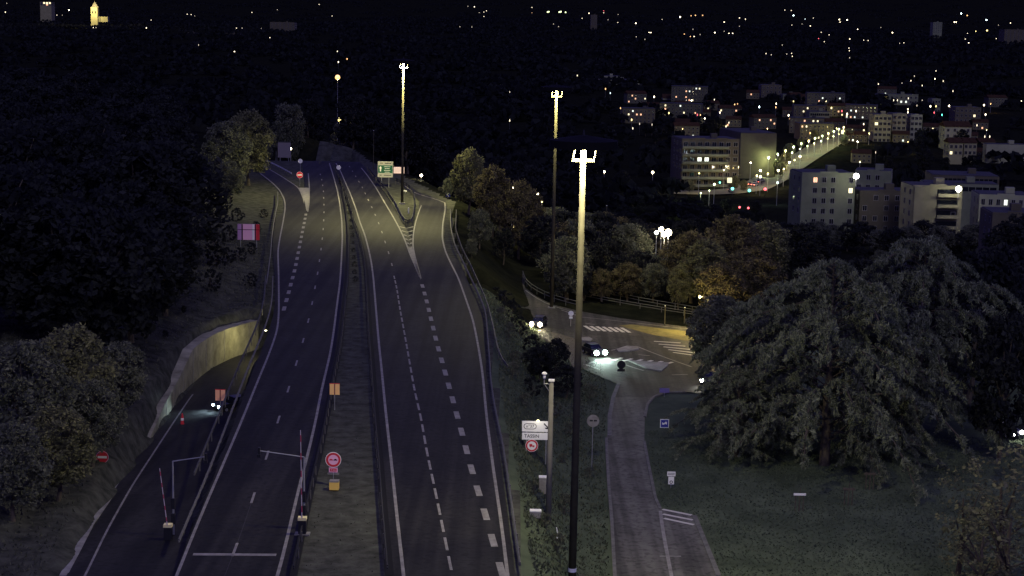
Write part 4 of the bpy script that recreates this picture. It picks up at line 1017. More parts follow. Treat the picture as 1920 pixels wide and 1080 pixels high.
for i in range(17):
    px = 1475 + i * 29; Y = 428 + rs.uniform(-8, 10); p = PD(px, 420, Y)
    tree(p.x, Y, rs.uniform(6, 9), rs.choice(['d1', 'd3', 'm1']), 'dark tree pressed against the foot of the flats', 'trees at the foot of the flats', wide=1.3)
for i in range(11):
    X = 52 + (i % 4) * 16 + rs.uniform(-5, 5); Y = 190 + (i // 4) * 45 + rs.uniform(-8, 8)
    tree(X, Y, rs.uniform(9, 14), rs.choice(['d1', 'd2', 'd3']), 'dark tree at the right margin behind the cedars', 'trees on the right margin', wide=1.2)
# cedar: drooping plates of needles on long limbs
def cedar_mesh(seed, h=23., rad=13., nl=84):
    rs = np.random.default_rng(seed); mb = MB(); cs = []; rz_ = []
    for k in range(8): mb.tube((0, 0, h * k / 8 - .3), (rs.normal() * .05, 0, h * (k + 1) / 8 - .3), .62 * (1 - k / 8.6), .62 * (1 - (k + 1) / 8.6), n=9, cap=False)
    for i in range(nl):
        q = (i + rs.random()) / nl; z = 2.0 + (h - 2.2) * q
        L = rad * (1 - q ** 2.2) ** .66 * (.86 + .14 * min(1, q * 4)) * (rs.uniform(.35, 1.05) if rs.random() < .8 else rs.uniform(1.05, 1.32)) + .9; th = i * 2.399 + rs.normal() * .3
        rise = rs.uniform(.12, .34); fall = rs.uniform(.22, .46)
        pts = []
        for j in range(8):
            t = j / 7; r = L * t; zz = z + L * (rise * math.sin(t * 2.2) - fall * t ** 3)
            pts.append((r * math.cos(th + .12 * t), r * math.sin(th + .12 * t), max(.6, zz)))
        for a, b in zip(pts[:-1], pts[1:]): mb.tube(a, b, .09, .06, n=4, cap=False)
        for sub in range(int(4 + L * 1.25)):
            t = rs.uniform(.2, 1) ** .75; u = t * 7; a = int(min(6, u)); fr = u - a
            c = np.array(pts[a]) * (1 - fr) + np.array(pts[a + 1]) * fr
            sg = rs.choice([-1, 1]); al = rs.uniform(.5, 1.0); sl_ = rs.uniform(.8, 2.6) * (1.15 - .6 * t)
            dx, dy = math.cos(th + sg * al), math.sin(th + sg * al)
            for j in range(5):                      # side spray: leaves the limb sideways, then hangs
                v_ = j / 4; cs.append((c[0] + dx * sl_ * v_ ** .8, c[1] + dy * sl_ * v_ ** .8, max(.3, c[2] + .12 * v_ - 1.05 * sl_ * v_ ** 2.0 * .62))); rz_.append(.30 * (1.25 - .5 * v_))
    V, Q, Tn = leaves(cs, rz_, 12, .15, rs, (.034, .046, .030), (.31, .335, .215), droop=1.1, elong=1.9)
    return tmpl(mb.build('trunk', BARK)), np_mesh('crown', V, Q, LEAF, tint=Tn)
ced = cedar_mesh(21)
def cedar(px, pyb, h, label, wide=1.0, rz=0.):
    p = PT(px, pyb); r = empty('cedar_tree', p, rz, label, 'tree', 'cedars on the lawn'); k = h / 23
    for nm, me in (('trunk', ced[0]), ('crown', ced[1])): inst(nm, me, r, (0, 0, 0), 0, (k * wide, k * wide, k))
cedar(1545, 872, 20.5, 'huge drooping cedar in the middle of the lawn', 1.0, .4)
cedar(1715, 825, 21.5, 'tall cedar behind the huge one toward the right', .95, 2.1)
cedar(1420, 820, 15, 'smaller cedar at the left of the huge one', .85, 1.2)
cedar(1380, 856, 9, 'low spreading cedar in front of the small one near the blue sign', 1.3, 3.3)
cedar(1640, 862, 13, 'cedar half hidden at the right foot of the huge one', .9, 5.0)
for px, py, Y, k, lab, wd in ((1830, 480, 190, 'd3', 'dark broad tree behind the right cedar', .9), (1900, 470, 200, 'd1', 'dark tree at the right edge behind the cedars', .9), (1780, 500, 215, 'd2', 'dark tall tree between cedars and right edge', 1.0), (1890, 600, 165, 'd1', 'dark leaning tree over the parked cars at the right edge', .7),
                              (1350, 560, 205, 'm1', 'dark tree between the ochre row and the small cedar', 1.1)):
    T(px, py, Y, k, lab, None, wd)
# young trees on the right and shrubs
T(1808, 872, 128, 's1', 'slim young tree with few yellow leaves on the right lawn', None, 1.2)
T(1880, 835, 127, 's1', 'taller young tree with brown leaves at the right edge', None, 1.5)
T(1905, 905, 122, 's1', 'thin leafy sapling in the bottom right corner', None, 1.6)
T(1850, 950, 121, 's1', 'low leafy sapling at the foot of the young trees', None, 1.6)
T(1040, 638, 198, 'd3', 'dark conical bush in front of the oncoming car', None, .9)
T(1012, 652, 196, 'd1', 'dark round bush below the oncoming car', None, 1.2)
T(985, 662, 198, 'd3', 'dark bush behind the white text board', None, 1.1)
T(1062, 688, 190, 'd3', 'low dark bush left of the nearest mast below the junction', None, 1.3)
for px, Y, hh in ((945, 232, 2.2), (960, 224, 2.6), (975, 216, 2.4), (940, 212, 1.8), (955, 204, 2.0), (1000, 208, 2.8), (1025, 206, 2.2), (970, 190, 1.8), (1000, 182, 2.2), (1045, 180, 1.8), (1085, 184, 1.6), (1110, 190, 1.8), (930, 245, 2.4), (1075, 172, 1.4)):
    p = PD(px, 600, Y); tree(p.x, Y, hh, 's2' if hh < 2.1 else 's3', 'scrubby bush on the slope between guard rail and junction', 'slope bushes by the junction', 'shrub')
for i, (px, py, Y) in enumerate(((1060, 905, 140), (1020, 1000, 127), (1045, 1020, 124), (1110, 1030, 122), (1095, 1060, 120), (1000, 945, 134), (985, 760, 172), (1012, 770, 168), (1055, 800, 160), (1108, 815, 155), (960, 740, 180))):
    p = PD(px, py, Y); z = hz1(p.x, Y)
    tree(p.x, Y, rs.uniform(1.0, 1.9), 's2', 'low shrub on the slope beside the right carriageway', 'shrubs on the right slope', 'shrub')
# planting in the median far part
for i in range(14):
    y = 345 + i * 14; a = np.interp(y, [330, 360, 400, 445, 520], [632, 645, 655, 661, 666]); q = P(a, y)
    tree(q.x, q.y, rs.uniform(.5, .9), 's3', 'small bush in the planted median strip', 'median bushes', 'shrub', z=-.1)

# far woodland canopy: one mass of crowns
rs2 = np.random.default_rng(5)
n = 8000; Yw = 480 * 18 ** rs2.random(n); Xw = (rs2.random(n) - .5) * 1.0 * Yw * .9
keep = np.ones(n, bool)
blx, bly = np.array([q.x for q in bl]), np.array([q.y for q in bl])
keep &= ~((np.abs(Xw - np.interp(Yw, bly, blx)) < 30) & (Yw > 590) & (Yw < 1100)); keep &= ~((Yw < 760) & (Xw > XML(Yw) - 14) & (Xw < XMR(Yw) + 14))
keep &= ~((Yw < 620) & (Xw > 60))
keep &= ~((Yw < 1250) & (Xw > 30) & (rs2.random(n) < .72))
Xw, Yw = Xw[keep], Yw[keep]; Zw = hz(Xw, Yw); n = len(Xw)
per = 26
cc = np.stack([Xw, Yw, Zw + np.clip(2600 / Yw, -1, 4)], 1); sz = rs2.uniform(3.5, 7.5, n) * np.clip(Yw / 900, .7, 4.5)
d = rs2.normal(size=(n, per, 3)); d /= np.linalg.norm(d, axis=2)[:, :, None]; d[:, :, 2] = np.abs(d[:, :, 2])
pc = (cc[:, None] + d * sz[:, None, None] * np.array([1, 1, .8]) * np.stack([np.ones(n), np.ones(n), np.clip(700 / Yw, .12, 1)], 1)[:, None, :]).reshape(-1, 3)
a = rs2.normal(size=pc.shape); a /= np.linalg.norm(a, axis=1)[:, None]; b = rs2.normal(size=pc.shape); b -= a * (a * b).sum(1)[:, None]; b /= np.linalg.norm(b, axis=1)[:, None]
s = np.repeat(np.minimum(sz, 6.5), per)[:, None] * .38
Vw = np.stack([pc - a * s, pc + b * s, pc + a * s, pc - b * s], 1).reshape(-1, 3)
tw = np.repeat(rs2.uniform(.008, .032, (len(pc), 1)) * np.array([[.85, .95, 1.0]]), 4, 0)
wood = bpy.data.objects.new('distant_woodland', np_mesh('distant_woodland', Vw, np.arange(len(Vw)).reshape(-1, 4), LEAF, tint=tw)); link(wood)
tag(wood, 'dark mass of far tree crowns between the city lights', 'woodland', kind='stuff')

# grass tufts on lawns, slopes and the left bank
def grass(n, region, label, ta, tb, hgt=(.15, .4)):
    q = rs2.random((n, 2)); X = region[0] + q[:, 0] * (region[1] - region[0]); Y = region[2] + q[:, 1] ** 1.2 * (region[3] - region[2])
    sr = X - XMR(Y); sl = XML(Y) - X; dsl, _ = slip_dist(X, Y)
    k = region[4](X, Y, sr, sl, dsl); X, Y = X[k], Y[k]; Z = hz(X, Y); n = len(X)
    hh = rs2.uniform(hgt[0], hgt[1], n); th = rs2.random(n) * 6.28; w_ = rs2.uniform(.06, .16, n)
    le = rs2.normal(size=(n, 2)) * .12
    p0 = np.stack([X - np.cos(th) * w_, Y - np.sin(th) * w_, Z - .03], 1); p1 = np.stack([X + np.cos(th) * w_, Y + np.sin(th) * w_, Z - .03], 1); p2 = np.stack([X + le[:, 0], Y + le[:, 1], Z + hh], 1)
    V = np.stack([p0, p1, p2], 1).reshape(-1, 3); t = rs2.random((n, 1)); tint = np.array(ta) * (1 - t) + np.array(tb) * t
    o = bpy.data.objects.new('grass', np_mesh('grass', V, np.arange(len(V)).reshape(-1, 3), LEAF, tint=np.repeat(tint, 3, 0))); link(o)
    tag(o, label, 'grass', kind='stuff')
xlk = yline([(1153, 1085), (1147, 974), (1141, 905), (1138, 849), (1137, 822), (1143, 780), (1150, 745)], -5.3)
xrk = yline([(1352, 1110), (1327, 1030), (1302, 968), (1238, 956), (1229, 935), (1216, 872), (1208, 828), (1209, 782)], -5.3)
grass(60000, (5, 55, 108, 175, lambda X, Y, sr, sl, ds: (X > xrk(Y) + .4)), 'short dark grass of the lawn under the cedars', (.06, .075, .05), (.12, .145, .095), (.05, .18))
grass(34000, (-8, 14, 108, 235, lambda X, Y, sr, sl, ds: (sr > 1.0) & (X < xlk(Y) - .4)), 'rough grass on the slope right of the motorway', (.045, .055, .034), (.13, .145, .095), (.08, .3))
grass(30000, (-75, -18, 108, 290, lambda X, Y, sr, sl, ds: (sl > .8) & (ds > 5.2)), 'rough grass on the bank left of the slip road', (.045, .05, .038), (.14, .14, .105), (.1, .34))

grass(9000, (-40, 0, 108, 300, lambda X, Y, sr, sl, ds: (X > xLm(Y) + 1.6) & (X < xRl(Y) - 1.6)), 'sparse weeds on the median strip', (.035, .036, .03), (.12, .122, .10), (.05, .2))
# ------------------------------------------------------------------ signs and street furniture
def sroot(name, px, pyc, Y, label, z0=None, cat='road sign'):
    p = PD(px, pyc, Y); z = hz1(p.x, Y) if z0 is None else z0
    return empty(name, (p.x, Y, z), 0, label, cat), p.z - z
def text(s, size, loc, parent, material, name='lettering', ax='CENTER'):
    c = bpy.data.curves.new(name, 'FONT'); c.body = s; c.size = size; c.align_x = ax; c.align_y = 'CENTER'; c.extrude = .004; c.materials.append(material)
    c.offset = .006 * size
    t = bpy.data.objects.new('t', c); col.objects.link(t); dg = bpy.context.evaluated_depsgraph_get(); me = bpy.data.meshes.new_from_object(t.evaluated_get(dg)); bpy.data.objects.remove(t)
    me.materials.clear(); me.materials.append(material)
    o = bpy.data.objects.new(name, me); link(o, parent); o.location = loc; o.rotation_euler = (R(90), 0, 0); return o
def post(root, h, x=0, r=.04): return MB().tube((x, .05, -.2), (x, .05, h), r, n=6).build('post', STEEL, root)
def plate(root, name, w_, h_, zc, material, y=0., x=0., th=.03): return MB().box((x, y, zc), (w_, th, h_)).build(name, material, root)
# exit sign
s, hc = sroot('direction_sign', 1006, 806, 149, 'white exit direction sign with arrow beside the camera pole')
kx = 149 / F
def zat(py): return ZY(py, 1006, 149) - s.location.z
w1 = 56 * kx
for x in (-.9, .9): post(s, zat(790), x, .06)
pl = plate(s, 'panel', w1, zat(789.5) - zat(809.5), (zat(789.5) + zat(809.5)) / 2, WHITE)
pl2 = plate(s, 'panel', w1 - .08, zat(811.5) - zat(824.5), (zat(811.5) + zat(824.5)) / 2, WHITE, x=-.02)
z1 = (zat(789.5) + zat(809.5)) / 2; z2 = (zat(811.5) + zat(824.5)) / 2
mb = MB()                                    # rounded number cartouche
def rrect(cx, cz, w_, h_, n=6):
    r = h_ / 2; o = []
    for k in range(n + 1): t = -math.pi / 2 + math.pi * k / n; o.append((cx + w_ / 2 - r + r * math.cos(t), cz + r * math.sin(t)))
    for k in range(n + 1): t = math.pi / 2 + math.pi * k / n; o.append((cx - w_ / 2 + r + r * math.cos(t), cz + r * math.sin(t)))
    return o
cx = -w1 / 2 + 15.5 * kx
MB().poly(rrect(cx, z1, 25 * kx, 11.5 * kx), .01, -.016).build('cartouche', BLACK, pl)
MB().poly(rrect(cx, z1, 22.6 * kx, 9.2 * kx), .01, -.024).build('cartouche_field', WHITE, pl)
text('n°37', 8.2 * kx, (cx, -.04, z1), pl, BLACK)
text('TASSIN', 9.0 * kx, (-w1 / 2 + 19 * kx, -.022, z2), pl2, BLACK)
ax_, az = w1 / 2 - 8 * kx, z1
q = 1 / math.sqrt(2); ar = []
for u, v_ in ((-8.5, 1.1), (1.5, 1.1), (-1.5, 4.8), (1.6, 4.8), (6.8, 0), (1.6, -4.8), (-1.5, -4.8), (1.5, -1.1), (-8.5, -1.1)):
    ar.append((ax_ + (u + v_) * q * kx, az + (-u + v_) * q * kx))
MB().poly(ar, .01, -.02).build('arrow', BLACK, pl)
zc = zat(835.5); rd = MB().disc((-8.5 * kx, -.02, zc), 12.3 * kx, .03).build('round_plate', WHITE, s)
MB().ring((-8.5 * kx, -.055, zc), 8.6 * kx, 11.6 * kx, .006).build('ring', REDP, rd)
MB().box((-10.3 * kx, -.06, zc + .8 * kx), (5.4 * kx, .012, 5.2 * kx)).box((-5.3 * kx, -.06, zc - .6 * kx), (4.2 * kx, .012, 2.6 * kx)).disc((-11 * kx, -.06, zc - 2.4 * kx), .9 * kx, .012, 8).disc((-5.5 * kx, -.06, zc - 2.4 * kx), .9 * kx, .012, 8).build('lorry_symbol', REDP, rd)
MB().box((2.5 * kx, -.05, zat(788.5)), (.2, .12, .12)).build('sign_lamp', emat('sign_lamp', (1, .95, .5), 5), s)
point(s, (.1, -1.1, zat(784)), 36, (1, .95, .8), .1)
# no overtaking sign with its plate
s, hc = sroot('no_overtaking_sign', 625, 862, 131.5, 'round red bordered no overtaking sign with plate in the median', -.12); kx = 131.5 / F
post(s, hc, 0, .035)
rd = MB().disc((0, 0, hc), 15.3 * kx, .03).build('round_plate', WHITE, s)
MB().ring((0, -.035, hc), 10 * kx, 14.2 * kx, .006).build('ring', REDP, rd)
MB().disc((0, -.032, hc), 9.9 * kx, .004).build('field', PINK, rd)
for sx in (-1, 1):
    c0 = sx * 4.2 * kx
    MB().poly([(c0 - 3.6 * kx, hc - 1.2 * kx), (c0 + 3.6 * kx, hc - 1.2 * kx), (c0 + 3.6 * kx, hc + .5 * kx), (c0 + 2 * kx, hc + .7 * kx), (c0 + 1 * kx, hc + 2 * kx), (c0 - 1.6 * kx, hc + 2 * kx), (c0 - 2.5 * kx, hc + .6 * kx), (c0 - 3.6 * kx, hc + .4 * kx)], .008, -.04).build('car_symbol', BLACK if sx > 0 else REDP, rd)
pl = plate(s, 'plate', 17 * kx, 9.5 * kx, hc - 20.3 * kx, PINK)
MB().box((0, -.02, hc - 20.3 * kx), (13 * kx, .012, 6 * kx)).build('plate_field', REDP, pl)
text('3 km', 5 * kx, (0, -.035, hc - 20.3 * kx), pl, PINK)
plate(s, 'lower_plate', 22 * kx, 3.5 * kx, hc - 28 * kx, CONC2, .06)
p = PD(626, 929, 130); bx = empty('marker_box', (p.x, 130, 0), 0, 'small yellow roadside box in the median below the no overtaking sign', 'cabinet')
kx = 130 / F
MB().box((0, .3, 9 * kx), (18 * kx, .6, 15 * kx)).build('body', YELP, bx)
MB().box((0, .3, 18 * kx), (18.4 * kx, .62, 2.4 * kx)).build('lid', CONC2, bx)
# two square temporary boards
for px, Y, lab, ml in ((413, 162, 'square peach board on a post beside the outer guard rail', PEACH), (627.5, 158, 'square orange board on a post in the median', mat('orange_paint', (.85, .50, .20), .5))):
    z0 = -.2
    s, hc = sroot('board_sign', px, 730, Y, lab, z0); kx = Y / F
    post(s, hc + 11 * kx, 0, .04)
    pl = plate(s, 'board', 19 * kx, 21 * kx, hc, ml)
    MB().box((0, -.02, hc), (2.2 * kx, .02, 21 * kx)).build('stripe', mat('rust_paint', (.20, .07, .06), .6), pl)
    MB().box((0, 0, hc + 11.3 * kx), (20 * kx, .06, 1.2 * kx)).build('top_rail', REDP, pl)
    if px < 500: s.location.z = P(413, 775, -2).z + 1.2
# no entry signs
def no_entry(px, py, Y, r, label, zf=None):
    s, hc = sroot('no_entry_sign', px, py, Y, label, zf); kx = Y / F
    post(s, hc, 0, .035)
    rd = MB().disc((0, 0, hc), r * kx, .03).build('round_plate', REDP, s)
    MB().box((0, -.035, hc), (r * 1.45 * kx, .01, r * .38 * kx)).build('bar', WHITE, rd)
    MB().ring((0, -.032, hc), r * .93 * kx, r * kx, .006).build('rim', PINK, rd)
no_entry(192, 857, 138, 12, 'red no entry sign on the bank left of the slip road')
no_entry(562, 328, 372, 6, 'small red no entry sign at the left exit fork')
# pink board on the left bank
s, hc = sroot('warning_board', 466, 435, 268, 'wide pink board with dark stripes on the left bank'); kx = 268 / F
for x in (-1.3, 1.3): post(s, hc, x, .06)
pl = plate(s, 'board', 41 * kx, 30 * kx, hc, PINK, th=.08)
def vst(x, w_, m_, nm): MB().box((x * kx, -.05, hc), (w_ * kx, .02, 30 * kx)).build(nm, m_, pl)
vst(-12, 2.5, BLACK, 'stripe'); vst(13, 2, BLACK, 'stripe'); vst(17.5, 6.5, REDP, 'red_panel'); vst(9, 3, WHITE, 'white_panel'); vst(-17, 7, mat('mauve_paint', (.40, .22, .42), .6), 'mauve_panel')
MB().box((0, -.065, hc + 4.5 * kx), (40 * kx, .01, 1.0 * kx)).build('seam', BLACK, pl)
# far board, round signs
s, hc = sroot('board_sign', 533, 281, 440, 'large grey board sign at the far left exit'); kx = 440 / F
for x in (-1.1, 1.1): post(s, hc, x, .07)
plate(s, 'board', 24 * kx, 29 * kx, hc, mat('grey_board', (.17, .15, .165), .8), th=.1); MB().box((0, 0, hc + 14.8 * kx), (25 * kx, .2, 1.5 * kx)).build('cap', DARKM, s)
for px, py, Y, lab in ((563, 302, 408, 'small round sign above the far no entry sign'), (635, 314, 412, 'round pale sign at the far end of the median')):
    s, hc = sroot('round_sign', px, py, Y, lab, -.1); post(s, hc, 0, .05); MB().disc((0, 0, hc), 4.2 * Y / F, .03).build('round_plate', WHITE, s)
# green sign at the fork
s, hc = sroot('direction_sign', 722.5, 317.5, 372, 'green and white direction sign on the fork island', -.1); kx = 372 / F
for x in (-.8, .8): post(s, hc, x, .06)
pl = plate(s, 'panel', 28.5 * kx, 30 * kx, hc, mat('dull_white', (.38, .37, .33), .7), th=.08)
gp_ = MB().box((0, -.05, hc + .3 * kx), (26.5 * kx, .02, 14.5 * kx)).build('green_panel', GREENP, pl)
for k in range(4): MB().box((3.5 * kx, -.065, hc + (5 - k * 3.4) * kx), ((12 - (k % 2) * 3) * kx, .01, .8 * kx)).build('text_line', WHITE, gp_)
MB().box((-9 * kx, -.065, hc), (2.2 * kx, .01, 8 * kx)).poly([(-11.5 * kx, hc + 2 * kx), (-6.5 * kx, hc + 2 * kx), (-9 * kx, hc + 6 * kx)], .01, -.065).build('arrow', WHITE, gp_)
for z_, x_, w_ in ((11.5, -7, 6), (11.5, 5, 12), (-11, -9, 4), (-11, 4, 14)): MB().box((x_ * kx, -.05, hc + z_ * kx), (w_ * kx, .02, 1.2 * kx)).build('text_line', BLACK, pl)
# wall behind the fork island, its orange lamplight put in as glow
s, hc = sroot('glow_wall', 748, 331, 405, 'wall panel behind the green sign glowing in place of orange lamplight', None, 'glow_wall'); kx = 405 / F
plate(s, 'panel', 20 * kx, 12 * kx, max(hc, 1), emat('orange_glow', (1, .55, .2), .55), th=.2); MB().box((0, .1, max(hc, 1) / 2), (20 * kx, .15, max(hc, 1))).build('support', DARKM, s)
# blue chevron sign
s, hc = sroot('chevron_sign', 840, 365, 352, 'blue chevron sign at the outside of the entry bend'); kx = 352 / F
post(s, hc, 0, .05); pl = plate(s, 'panel', 8 * kx, 8 * kx, hc, BLUEP); MB().poly([(2 * kx, hc + 3 * kx), (-.6 * kx, hc), (2 * kx, hc - 3 * kx), (0, hc - 3 * kx), (-3 * kx, hc), (0, hc + 3 * kx)], .01, -.025).build('chevron', WHITE, pl)
# bollard and plaque on the island
q = P(766, 400); s = empty('marker_bollard', q, 0, 'white lit bollard at the nose of the fork island', 'bollard'); MB().tube((0, 0, 0), (0, 0, 1.0), .12, .1).build('body', WHITE, s); MB().lathe((0, 0, 1.0), [(.11, 0), (.12, .08), (.05, .16)], 8).build('cap', WHITE, s)
q = P(760, 363); s = empty('plaque', q, 0, 'tiny white plaque on the fork island', 'sign'); MB().tube((0, 0, 0), (0, 0, .5), .04).build('post', STEEL, s); MB().box((0, 0, .6), (.7, .05, .25)).build('plate', WHITE, s)
# white text board right of the motorway
s, hc = sroot('information_sign', 970, 701.5, 196, 'pale board with rows of text behind the right guard rail'); kx = 196 / F
for x in (-.45, .45): post(s, hc, x, .045)
pl = plate(s, 'board', 24 * kx, 14 * kx, hc, mat('pale_board', (.72, .60, .55), .7))
for k in range(4):
    for j in range(3): MB().box(((-8 + j * 8) * kx, -.02, hc + (4.5 - k * 3) * kx), (5.5 * kx, .012, 1.1 * kx)).build('text_line', mat('brown_text', (.16, .10, .09), .7), pl)
s, hc = sroot('rear_sign', 946, 590, 246, 'grey back of a square sign left of the oncoming car'); kx = 246 / F
post(s, hc, 0, .05); plate(s, 'plate', 26 * kx, 13 * kx, hc, CONC2)
# dark round sign seen from behind at the junction, with a small plate
s, hc = sroot('round_sign', 1165, 684, 205, 'dark round sign seen from behind at the junction'); kx = 205 / F
post(s, hc, 0, .045); MB().disc((0, 0, hc), 8 * kx, .03).build('round_plate', DARKM, s); plate(s, 'plate', 14 * kx, 5 * kx, hc - 10.5 * kx, DARKM)
s, hc = sroot('round_sign', 1112, 789, 158, 'round sign seen from behind on the slope left of the local road'); kx = 158 / F
post(s, hc, 0, .04); MB().disc((0, 0, hc), 12 * kx, .03).build('round_plate', CONC2, s); MB().box((-3.5 * kx, -.04, hc + .5 * kx), (6 * kx, .02, 3 * kx)).box((4.5 * kx, -.04, hc + .5 * kx), (6 * kx, .02, 3 * kx)).build('symbol', DARKM, s)
# blue square sign, violet board, small white plates on the lawn
s, hc = sroot('blue_sign', 1246, 794, 176, 'square blue sign with white border on a post by the lawn'); kx = 176 / F
post(s, hc, 0, .035); pl = plate(s, 'panel', 17 * kx, 17 * kx, hc, WHITE); MB().box((0, -.025, hc), (14.2 * kx, .02, 14.2 * kx)).build('blue_field', BLUEP, pl)
MB().poly([(-4.5 * kx, hc - 2 * kx), (-4.5 * kx, hc + 2.5 * kx), (-1.5 * kx, hc + .5 * kx), (1.5 * kx, hc + 3.5 * kx), (4.5 * kx, hc + 3.5 * kx), (4.5 * kx, hc - 2 * kx), (1 * kx, hc - .5 * kx), (-1.5 * kx, hc - 2.5 * kx)], .01, -.04).build('car_symbol', WHITE, pl)
s, hc = sroot('violet_board', 1246, 732, 192, 'violet board beside the curved kerb'); kx = 192 / F
post(s, hc, 0, .05); plate(s, 'panel', 19 * kx, 9 * kx, hc, mat('violet_paint', (.16, .13, .34), .6))
s, hc = sroot('lawn_notice', 1258.5, 897, 152, 'small white notice with two plates on the lawn'); kx = 152 / F
post(s, hc + 8 * kx, 0, .03); plate(s, 'upper_plate', 16 * kx, 9 * kx, hc + 9 * kx, WHITE); pl = plate(s, 'lower_plate', 11 * kx, 15 * kx, hc - 4 * kx, WHITE, -.04)
MB().ring((0, -.065, hc - 7 * kx), 1.8 * kx, 3.2 * kx, .01, 14).build('emblem', DARKM, pl)
for k in range(2): MB().box((0, -.02, hc + (10.5 - 3 * k) * kx), (13 * kx, .012, 1.0 * kx)).build('text_line', DARKM, s)
s, hc = sroot('blue_plate', 597, 1043, 116, 'small dark blue sign at the bottom of the median', -.1); kx = 116 / F
post(s, hc, 0, .03); plate(s, 'panel', 16 * kx, 11 * kx, hc, mat('navy_paint', (.02, .025, .12), .6))
# little staked boards on the lawn
for px, py, lab in ((1498, 958, 'staked young tree with a white board at left on the lawn'), (1590, 948, 'staked young tree in the middle of the lawn'), (1630, 918, 'staked young tree nearest the huge cedar')):
    p = PT(px, py); s = empty('tree_stake', p, 0, lab, 'stake')
    MB().tube((-.35, 0, 0), (-.35, 0, 1.7), .05, n=5).build('stake', BARK, s); MB().tube((.35, 0, 0), (.35, 0, 1.7), .05, n=5).build('stake', BARK, s); MB().tube((0, 0, 0), (.05, 0, 2.2), .06, .03, n=6).build('stem', BARK, s)
    MB().box((0, -.06, 1.55), (1.1, .05, .2)).build('board', WHITE if px == 1498 else BARK, s)
# camera pole on the slope
CPOLE = mat('camera_pole_paint', (.16, .15, .12), .8, c2=(.22, .21, .17), scale=.9)
p = PD(1027, 1012, 131); s = empty('camera_pole', (p.x, 131, hz1(p.x, 131)), 0, 'thick pale camera pole on the slope right of the motorway', 'pole')
hp = ZY(714, 1034, 131) - s.location.z
MB().tube((0, 0, -.3), (0, 0, hp), .25, .19, n=12).build('pole', CPOLE, s, True)
MB().box((0, 0, hp + .05), (.48, .48, .12)).build('cap', WHITE, s)
arm = MB().tube((0, 0, hp - .28), (-.58, 0, hp - .24), .05, n=6).tube((0, 0, hp - 1.1), (-.55, 0, hp - .3), .03, n=5).tube((-.58, 0, hp - .3), (-.58, 0, hp + .15), .05, n=6).build('arm', STEEL, s)
MB().lathe((-.58, 0, hp + .15), [(.10, 0), (.13, .2), (.09, .3), (.22, .38), (.21, .48), (.1, .56)], 12).build('camera_head', WHITE, arm, True)
# cabinets on the slope
def cabinet(px, py, Y, w_, h_, label, m1=CONC2, m2=WHITE):
    p = PD(px, py, Y); s = empty('utility_cabinet', (p.x, Y, hz1(p.x, Y)), 0, label, 'cabinet')
    b = MB().box((0, 0, h_ / 2), (w_, .5, h_)).build('body', m1, s); MB().box((0, 0, h_ + .05), (w_ + .06, .56, .1)).build('lid', m2, s); MB().box((w_ * .25, -.26, h_ * .55), (.03, .03, .16)).build('handle', DARKM, b)
    return s
cabinet(1003, 1010, 127, .85, .5, 'low cabinet with a bright lid left of the camera pole', CONC2, WHITE)
cabinet(1019, 930, 139, .8, 1.4, 'grey cabinet with a pipe behind the camera pole')
c = cabinet(1112, 1072, 121, 1.0, .8, 'dark open box at the foot of the nearest mast', DARKM, CONC2)
p = PD(1047, 1000, 128); s = empty('white_frame', (p.x, 128, hz1(p.x, 128)), 0, 'small bright white angle frame right of the camera pole', 'frame')
MB().box((-.12, 0, .25), (.5, .08, .08)).build('foot_bar', WHITE, s); o = MB().box((.1, 0, .68), (.08, .08, .85)).build('upright', WHITE, s); o.rotation_euler.y = -.22; o.location.x = -.02
# barriers
def barrier(px, py, Y, rz, label, armlen, lean, glabel, side):
    p = PD(px, py, Y); z0 = 0.0 if px > 400 else hz1(p.x, Y) + .1
    s = empty('barrier_gate', (p.x, Y, z0), 0, label, 'barrier')
    MB().box((0, 0, .55), (.55, .5, 1.1)).build('housing', DARKM, s); MB().box((0, 0, 1.2), (.62, .56, .2)).build('housing_lid', mat('mast_lit_yellow', (.85, .75, .35), .4), s)  # yellow of the lid carries the mast light falling on its top
    MB().box((0, 0, .03), (1.1, .7, .1)).build('plinth', CONC2, s)
    a = MB().tube((0, -.3, 1.3), (lean, -.3, 1.3 + armlen), .04, .03, n=6).build('arm', mat('arm_paint', (.42, .38, .42), .6), s)
    for k in range(5): MB().tube(Vector((0, -.3, 1.3)).lerp(Vector((lean, -.3, 1.3 + armlen)), (k + .35) / 5), Vector((0, -.3, 1.3)).lerp(Vector((lean, -.3, 1.3 + armlen)), (k + .72) / 5), .046, .042, n=6).build('red_band', mat('arm_red', (.30, .05, .09), .6), a)
    return s
barrier(567, 1052, 118.5, 0, 'raised barrier gate in the median beside the left carriageway', 6.6, -.1, '', 1)
barrier(316, 1048, 119, 0, 'raised barrier gate between the slip road and the left carriageway', 4.3, -.5, '', -1)
def signal_post(px, pyb, Y, pyt, arm_to, label):
    p = PD(px, pyb, Y); z0 = 0.0 if px > 400 else hz1(p.x, Y)
    s = empty('signal_post', (p.x, Y, z0), 0, label, 'post'); h = ZY(pyt, px, Y) - z0
    MB().tube((0, 0, 0), (0, 0, h), .09, .06, n=8).build('post', STEEL, s)
    b = PD(arm_to[0], arm_to[1], Y) - Vector((p.x, Y, z0))
    MB().tube((0, 0, h), b, .05, .04, n=6).build('arm', STEEL, s)
    MB().box((b.x, 0, b.z), (.16, .3, .5)).box((b.x, -.1, b.z - .35), (.26, .3, .22)).build('detector', DARKM, s)
    MB().box((0, -.1, h * .45), (.3, .25, .8)).box((0, -.1, h * .25), (.3, .25, .8)).build('signal_box', DARKM, s)
signal_post(570, 1022, 120, 857, (486, 845), 'slender post with a long arm over the left carriageway')
signal_post(326, 1035, 120.5, 865, (386, 856), 'slender post with an arm reaching over the guard rails')
